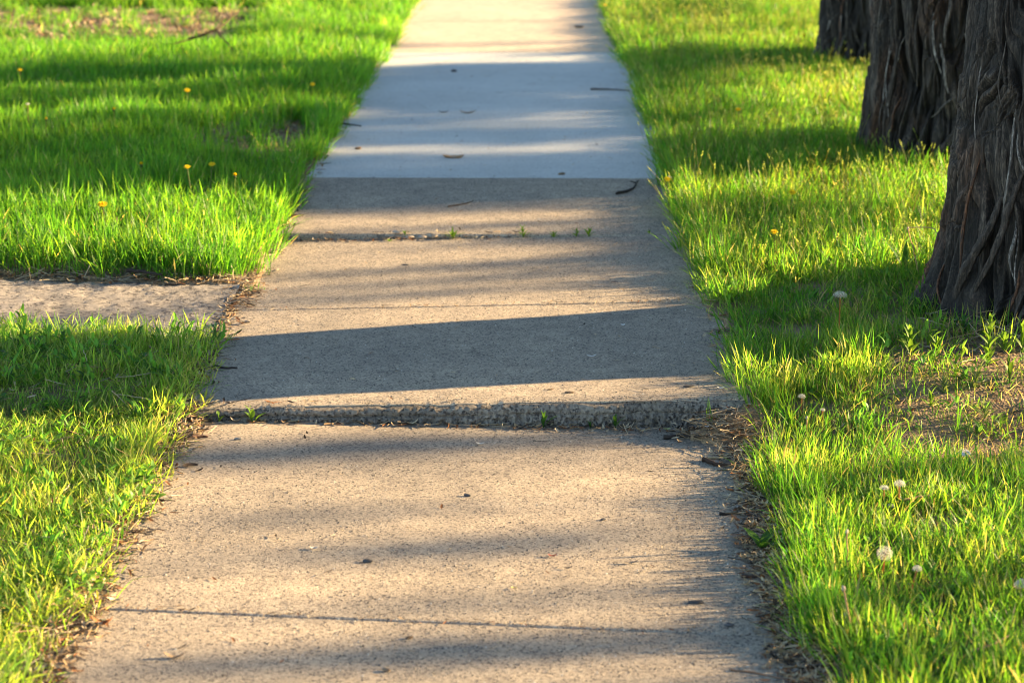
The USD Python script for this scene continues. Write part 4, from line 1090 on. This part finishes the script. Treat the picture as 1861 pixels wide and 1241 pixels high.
twig("dark twig poking out at the right border of the near slab", [(1308, 936), (1335, 935), (1352, 928)], 0.003, seed=12)
twig("red-brown twig pointing in from the right border of the near slab", [(1347, 1049), (1370, 1051), (1392, 1043)], 0.0032, (0.10, 0.06, 0.05), seed=13)
twig("dark twig at the left edge of the new concrete", [(618, 226), (636, 228), (657, 231)], 0.004, seed=14)
twig("pinkish bare twig lying in the near right grass below the clocks", [(1640, 936), (1665, 930), (1690, 926)], 0.003, (0.4, 0.25, 0.16), seed=15, lift=0.03)
twig("dry twig lying in the bottom right grass", [(1765, 1215), (1800, 1205), (1838, 1182)], 0.003, (0.3, 0.2, 0.13), seed=16, lift=0.03)
twig("forked dead branch lying in the far left lawn", [(342, 74, 0.10), (372, 66, 0.13), (402, 52, 0.16), (430, 24, 0.22)], 0.007, (0.07, 0.055, 0.03), seed=17, name="fallen_branch", forks=((5, 0.12, -0.25, -0.08), (2, -0.12, -0.1, -0.03)))
twig("thin dry stalk bent in a hook in front of the nearest trunk", [(1650, 415, 0.13), (1700, 414, 0.15), (1707, 445, 0.11), (1696, 478, 0.05)], 0.0016, (0.3, 0.22, 0.12), seed=18, lift=0.0)


def pebble(label, px, py, size, colour, seed, name="pebble", category="pebble", squash=(1.5, 0.8, 0.55)):
    rng = np.random.default_rng(seed)
    m = trimesh.creation.icosphere(2, size)
    v = np.array(m.vertices)
    v = v * (0.8 + 0.45 * meshkit.noise(v / size * 1.3 + seed * 3.7, seed)[:, None]) * squash
    v = v - [0, 0, v[:, 2].min() + 0.0005]
    a = rng.uniform(-0.6, 0.6)
    v = np.stack([v[:, 0] * math.cos(a) - v[:, 1] * math.sin(a), v[:, 0] * math.sin(a) + v[:, 1] * math.cos(a), v[:, 2]], 1)
    p = obj(name, (v, np.array(m.faces)), STONE, smooth=True, tint=np.array(colour) * rng.uniform(0.8, 1.2, (len(v), 1)))
    UsdGeom.Xformable(p).AddTranslateOp().Set(Gf.Vec3d(*map(float, spot(px, py))))
    return say(p, label, category)


BL, BR, WH = (0.05, 0.05, 0.055), (0.13, 0.09, 0.06), (0.62, 0.58, 0.52)
pebble("dark pointed bud shape left of centre on the near slab, largest there", 668, 1022, 0.0068, BL, 1)
pebble("little nub at the left tip of the dark bud on the near slab", 656, 1023, 0.003, BR, 13)
pebble("dark flat pebble in the middle of the near slab", 849, 902, 0.0058, BL, 2)
pebble("brown crumb by the bottom edge, left half of the front slab", 702, 1219, 0.0055, BR, 3)
pebble("brown crumb below the joint on the front slab", 744, 1160, 0.0052, BR, 4)
pebble("dark crumb leaning on the upper right part of the near slab", 1096, 945, 0.0045, BL, 5)
pebble("dark leaf crumb left of the joint's right end", 1265, 1096, 0.008, BL, 6, squash=(1.8, 0.9, 0.4))
pebble("grey pebble at the upper left of the near slab", 432, 799, 0.0058, (0.16, 0.16, 0.16), 7)
pebble("dark lump in the joint at the right", 1325, 1138, 0.006, BL, 8)
pebble("dark pebble at the left of the new concrete", 651, 272, 0.010, BR, 9)
pebble("dark crumb on the right of the new concrete by its near edge", 1021, 318, 0.010, (0.2, 0.15, 0.1), 10)
pebble("dark crumb lying on the far new concrete", 825, 131, 0.011, BL, 11)
pebble("brown lump in the shade at the far right end of the sidewalk", 1052, 51, 0.014, BR, 12, squash=(2, 0.8, 0.5))
pebble("pale pebble right of the middle on the raised slab's groove", 1075, 564, 0.004, (0.3, 0.25, 0.2), 14)
pebble("dark hole-like crumb at the right on the lit strip of the raised slab", 1252, 703, 0.008, BL, 15, squash=(2, 0.7, 0.3))
pebble("dark chip on the lit strip of the raised slab", 1035, 714, 0.0065, BR, 16, squash=(2, 0.6, 0.35))
pebble("smaller dark chip left of the other on the lit strip", 1000, 708, 0.0045, BR, 17, squash=(2, 0.6, 0.35))
pebble("dark crumb in the shadow on the raised slab, left half", 737, 482, 0.006, BL, 18, squash=(2, 0.7, 0.3))
pebble("grey pebble near the left end of the groove on the raised slab", 450, 586, 0.0055, (0.2, 0.18, 0.16), 19)
for k, (px, py) in enumerate([(722, 433), (745, 434), (768, 434), (788, 433)]):
    pebble(["leftmost of the small stones sunk in the far crack", "second from left of the small stones in the far crack", "third from left of the small stones in the far crack", "rightmost of the small stones sunk in the far crack"][k], px, py, 0.010, (0.28, 0.24, 0.2), 20 + k)


def scrap(label, px, py, length, width, colour, seed, name="dead_leaf", category="leaf", lift=0.001, curl=0.6, yaw=0.0, mat=None):
    rng = np.random.default_rng(seed)
    v, f, t = chip(rng, length, width, curl, colour)
    p = obj(name, (v, f), mat or DRY, smooth=True, tint=t)
    x = UsdGeom.Xformable(p)
    x.AddTranslateOp().Set(Gf.Vec3d(*map(float, spot(px, py) + [0, 0, lift])))
    x.AddRotateZOp().Set(yaw)
    return say(p, label, category)


scrap("curled brown leaf lying on the first new slab", 824, 287, 0.085, 0.05, (0.36, 0.24, 0.14), 1, curl=0.35)
scrap("narrow brown leaf, right one of two on the second new slab", 850, 206, 0.08, 0.02, (0.30, 0.22, 0.15), 2)
scrap("narrow dark leaf, left one of two on the second new slab", 806, 205, 0.05, 0.014, (0.14, 0.11, 0.09), 3)
scrap("pale husk fragment beside the dark pebbles left on the near slab", 571, 998, 0.018, 0.012, WH, 4, category="husk", name="husk")
scrap("pale husk in the upper middle of the near slab", 873, 808, 0.02, 0.010, WH, 5, category="husk", name="husk")
scrap("white fleck in the shadow right of the raised slab's middle", 1132, 592, 0.012, 0.010, (0.8, 0.8, 0.8), 6, name="white_scrap", category="scrap")
scrap("long white fleck in the shadow of the raised slab", 1075, 649, 0.026, 0.008, (0.8, 0.8, 0.8), 7, name="white_scrap", category="scrap")
scrap("red bud scale lying right of the middle on the near slab", 1004, 1012, 0.020, 0.007, (0.30, 0.06, 0.04), 8, curl=0.8)
scrap("grey narrow leaf at the right of the near slab", 1147, 1024, 0.034, 0.008, (0.16, 0.15, 0.15), 9)
scrap("small dark leaf left of the grey narrow leaf", 1031, 1034, 0.022, 0.006, (0.1, 0.09, 0.08), 10)
scrap("yellow petal scrap low in the middle of the near slab", 934, 1070, 0.012, 0.008, (0.6, 0.5, 0.2), 11, name="petal_scrap", category="scrap")
scrap("tan leaf curl at the bottom left of the sidewalk", 318, 1196, 0.04, 0.012, (0.3, 0.22, 0.14), 12, curl=0.9)
scrap("pale bleached leaf at the left border of the near slab", 210, 1092, 0.03, 0.014, PALETAN, 13)
scrap("dark brown curled leaf by the left end of the joint", 186, 1135, 0.04, 0.02, RUST, 14, curl=1.1)
scrap("dark fragment of leaf left of the groove on the raised slab", 447, 588, 0.03, 0.01, DARKB, 15)
scrap("pale flake lying against the foot of the step, left half", 592, 762, 0.03, 0.012, (0.5, 0.47, 0.42), 16, name="husk", category="husk", yaw=5)
scrap("whitish broad dead leaf standing in the near right grass", 1487, 945, 0.05, 0.022, (0.55, 0.6, 0.42), 17, lift=0.03, curl=0.2, yaw=80)
scrap("pale leaf at the far right edge of the near grass", 1852, 1105, 0.05, 0.025, (0.6, 0.55, 0.4), 18, lift=0.04, yaw=70)
scrap("white flake at the right end of the lit strip by the step", 1310, 707, 0.018, 0.008, (0.75, 0.75, 0.74), 19, name="white_scrap", category="scrap")
scrap("white shell-like fragment in the leaf heap at the step", 1285, 785, 0.012, 0.010, (0.7, 0.72, 0.76), 20, name="white_scrap", category="scrap", lift=0.012)
scrap("white fragment left of the leaf heap at the foot of the step", 1167, 776, 0.010, 0.009, (0.7, 0.72, 0.76), 21, name="white_scrap", category="scrap", lift=0.004)
scrap("pale green leaf scrap left of the leaf heap", 1212, 784, 0.018, 0.012, (0.35, 0.4, 0.18), 22, lift=0.004)
scrap("pale husk at the right border of the near slab by the leaf litter", 1385, 976, 0.02, 0.008, PALETAN, 23, name="husk", category="husk")
scrap("white speck near the bottom right corner of the sidewalk", 1419, 1216, 0.009, 0.007, (0.75, 0.75, 0.72), 24, name="white_scrap", category="scrap")

# round silvery bottle cap in the dry grass
bc = thing("bottle_cap", "round silvery bottle cap lying in the dry grass right of the step", "bottle cap", spot(1752, 833) + [0, 0, 0.012], rz=0.4)
METAL = look("dull_metal", {"p": ("principled_bsdf", {"base_color": (0.62, 0.63, 0.66), "metallic": 0.55, "roughness": 0.4})}, [], "p.BSDF")
th = np.linspace(0, 2 * np.pi, 64, endpoint=False)
ringr = [0.0, 0.008, 0.0115, 0.0128, 0.0145, 0.0142]
ringz = [0.006, 0.006, 0.0056, 0.0045, 0.0, -0.0004]
V = np.stack([np.stack([(r + (0.0009 * np.cos(21 * th) if i >= 4 else 0)) * np.cos(th), (r + (0.0009 * np.cos(21 * th) if i >= 4 else 0)) * np.sin(th), np.full(64, z)], 1) for i, (r, z) in enumerate(zip(ringr, ringz))])
V = np.concatenate([V, V[:, :1]], 1)
v = V.reshape(-1, 3)
ct, st = math.cos(0.25), math.sin(0.25)
v = np.stack([v[:, 0], v[:, 1] * ct - v[:, 2] * st, v[:, 1] * st + v[:, 2] * ct], 1)
obj("cap_shell", (v, grid_faces(len(ringr), 65)), METAL, bc, smooth=35)
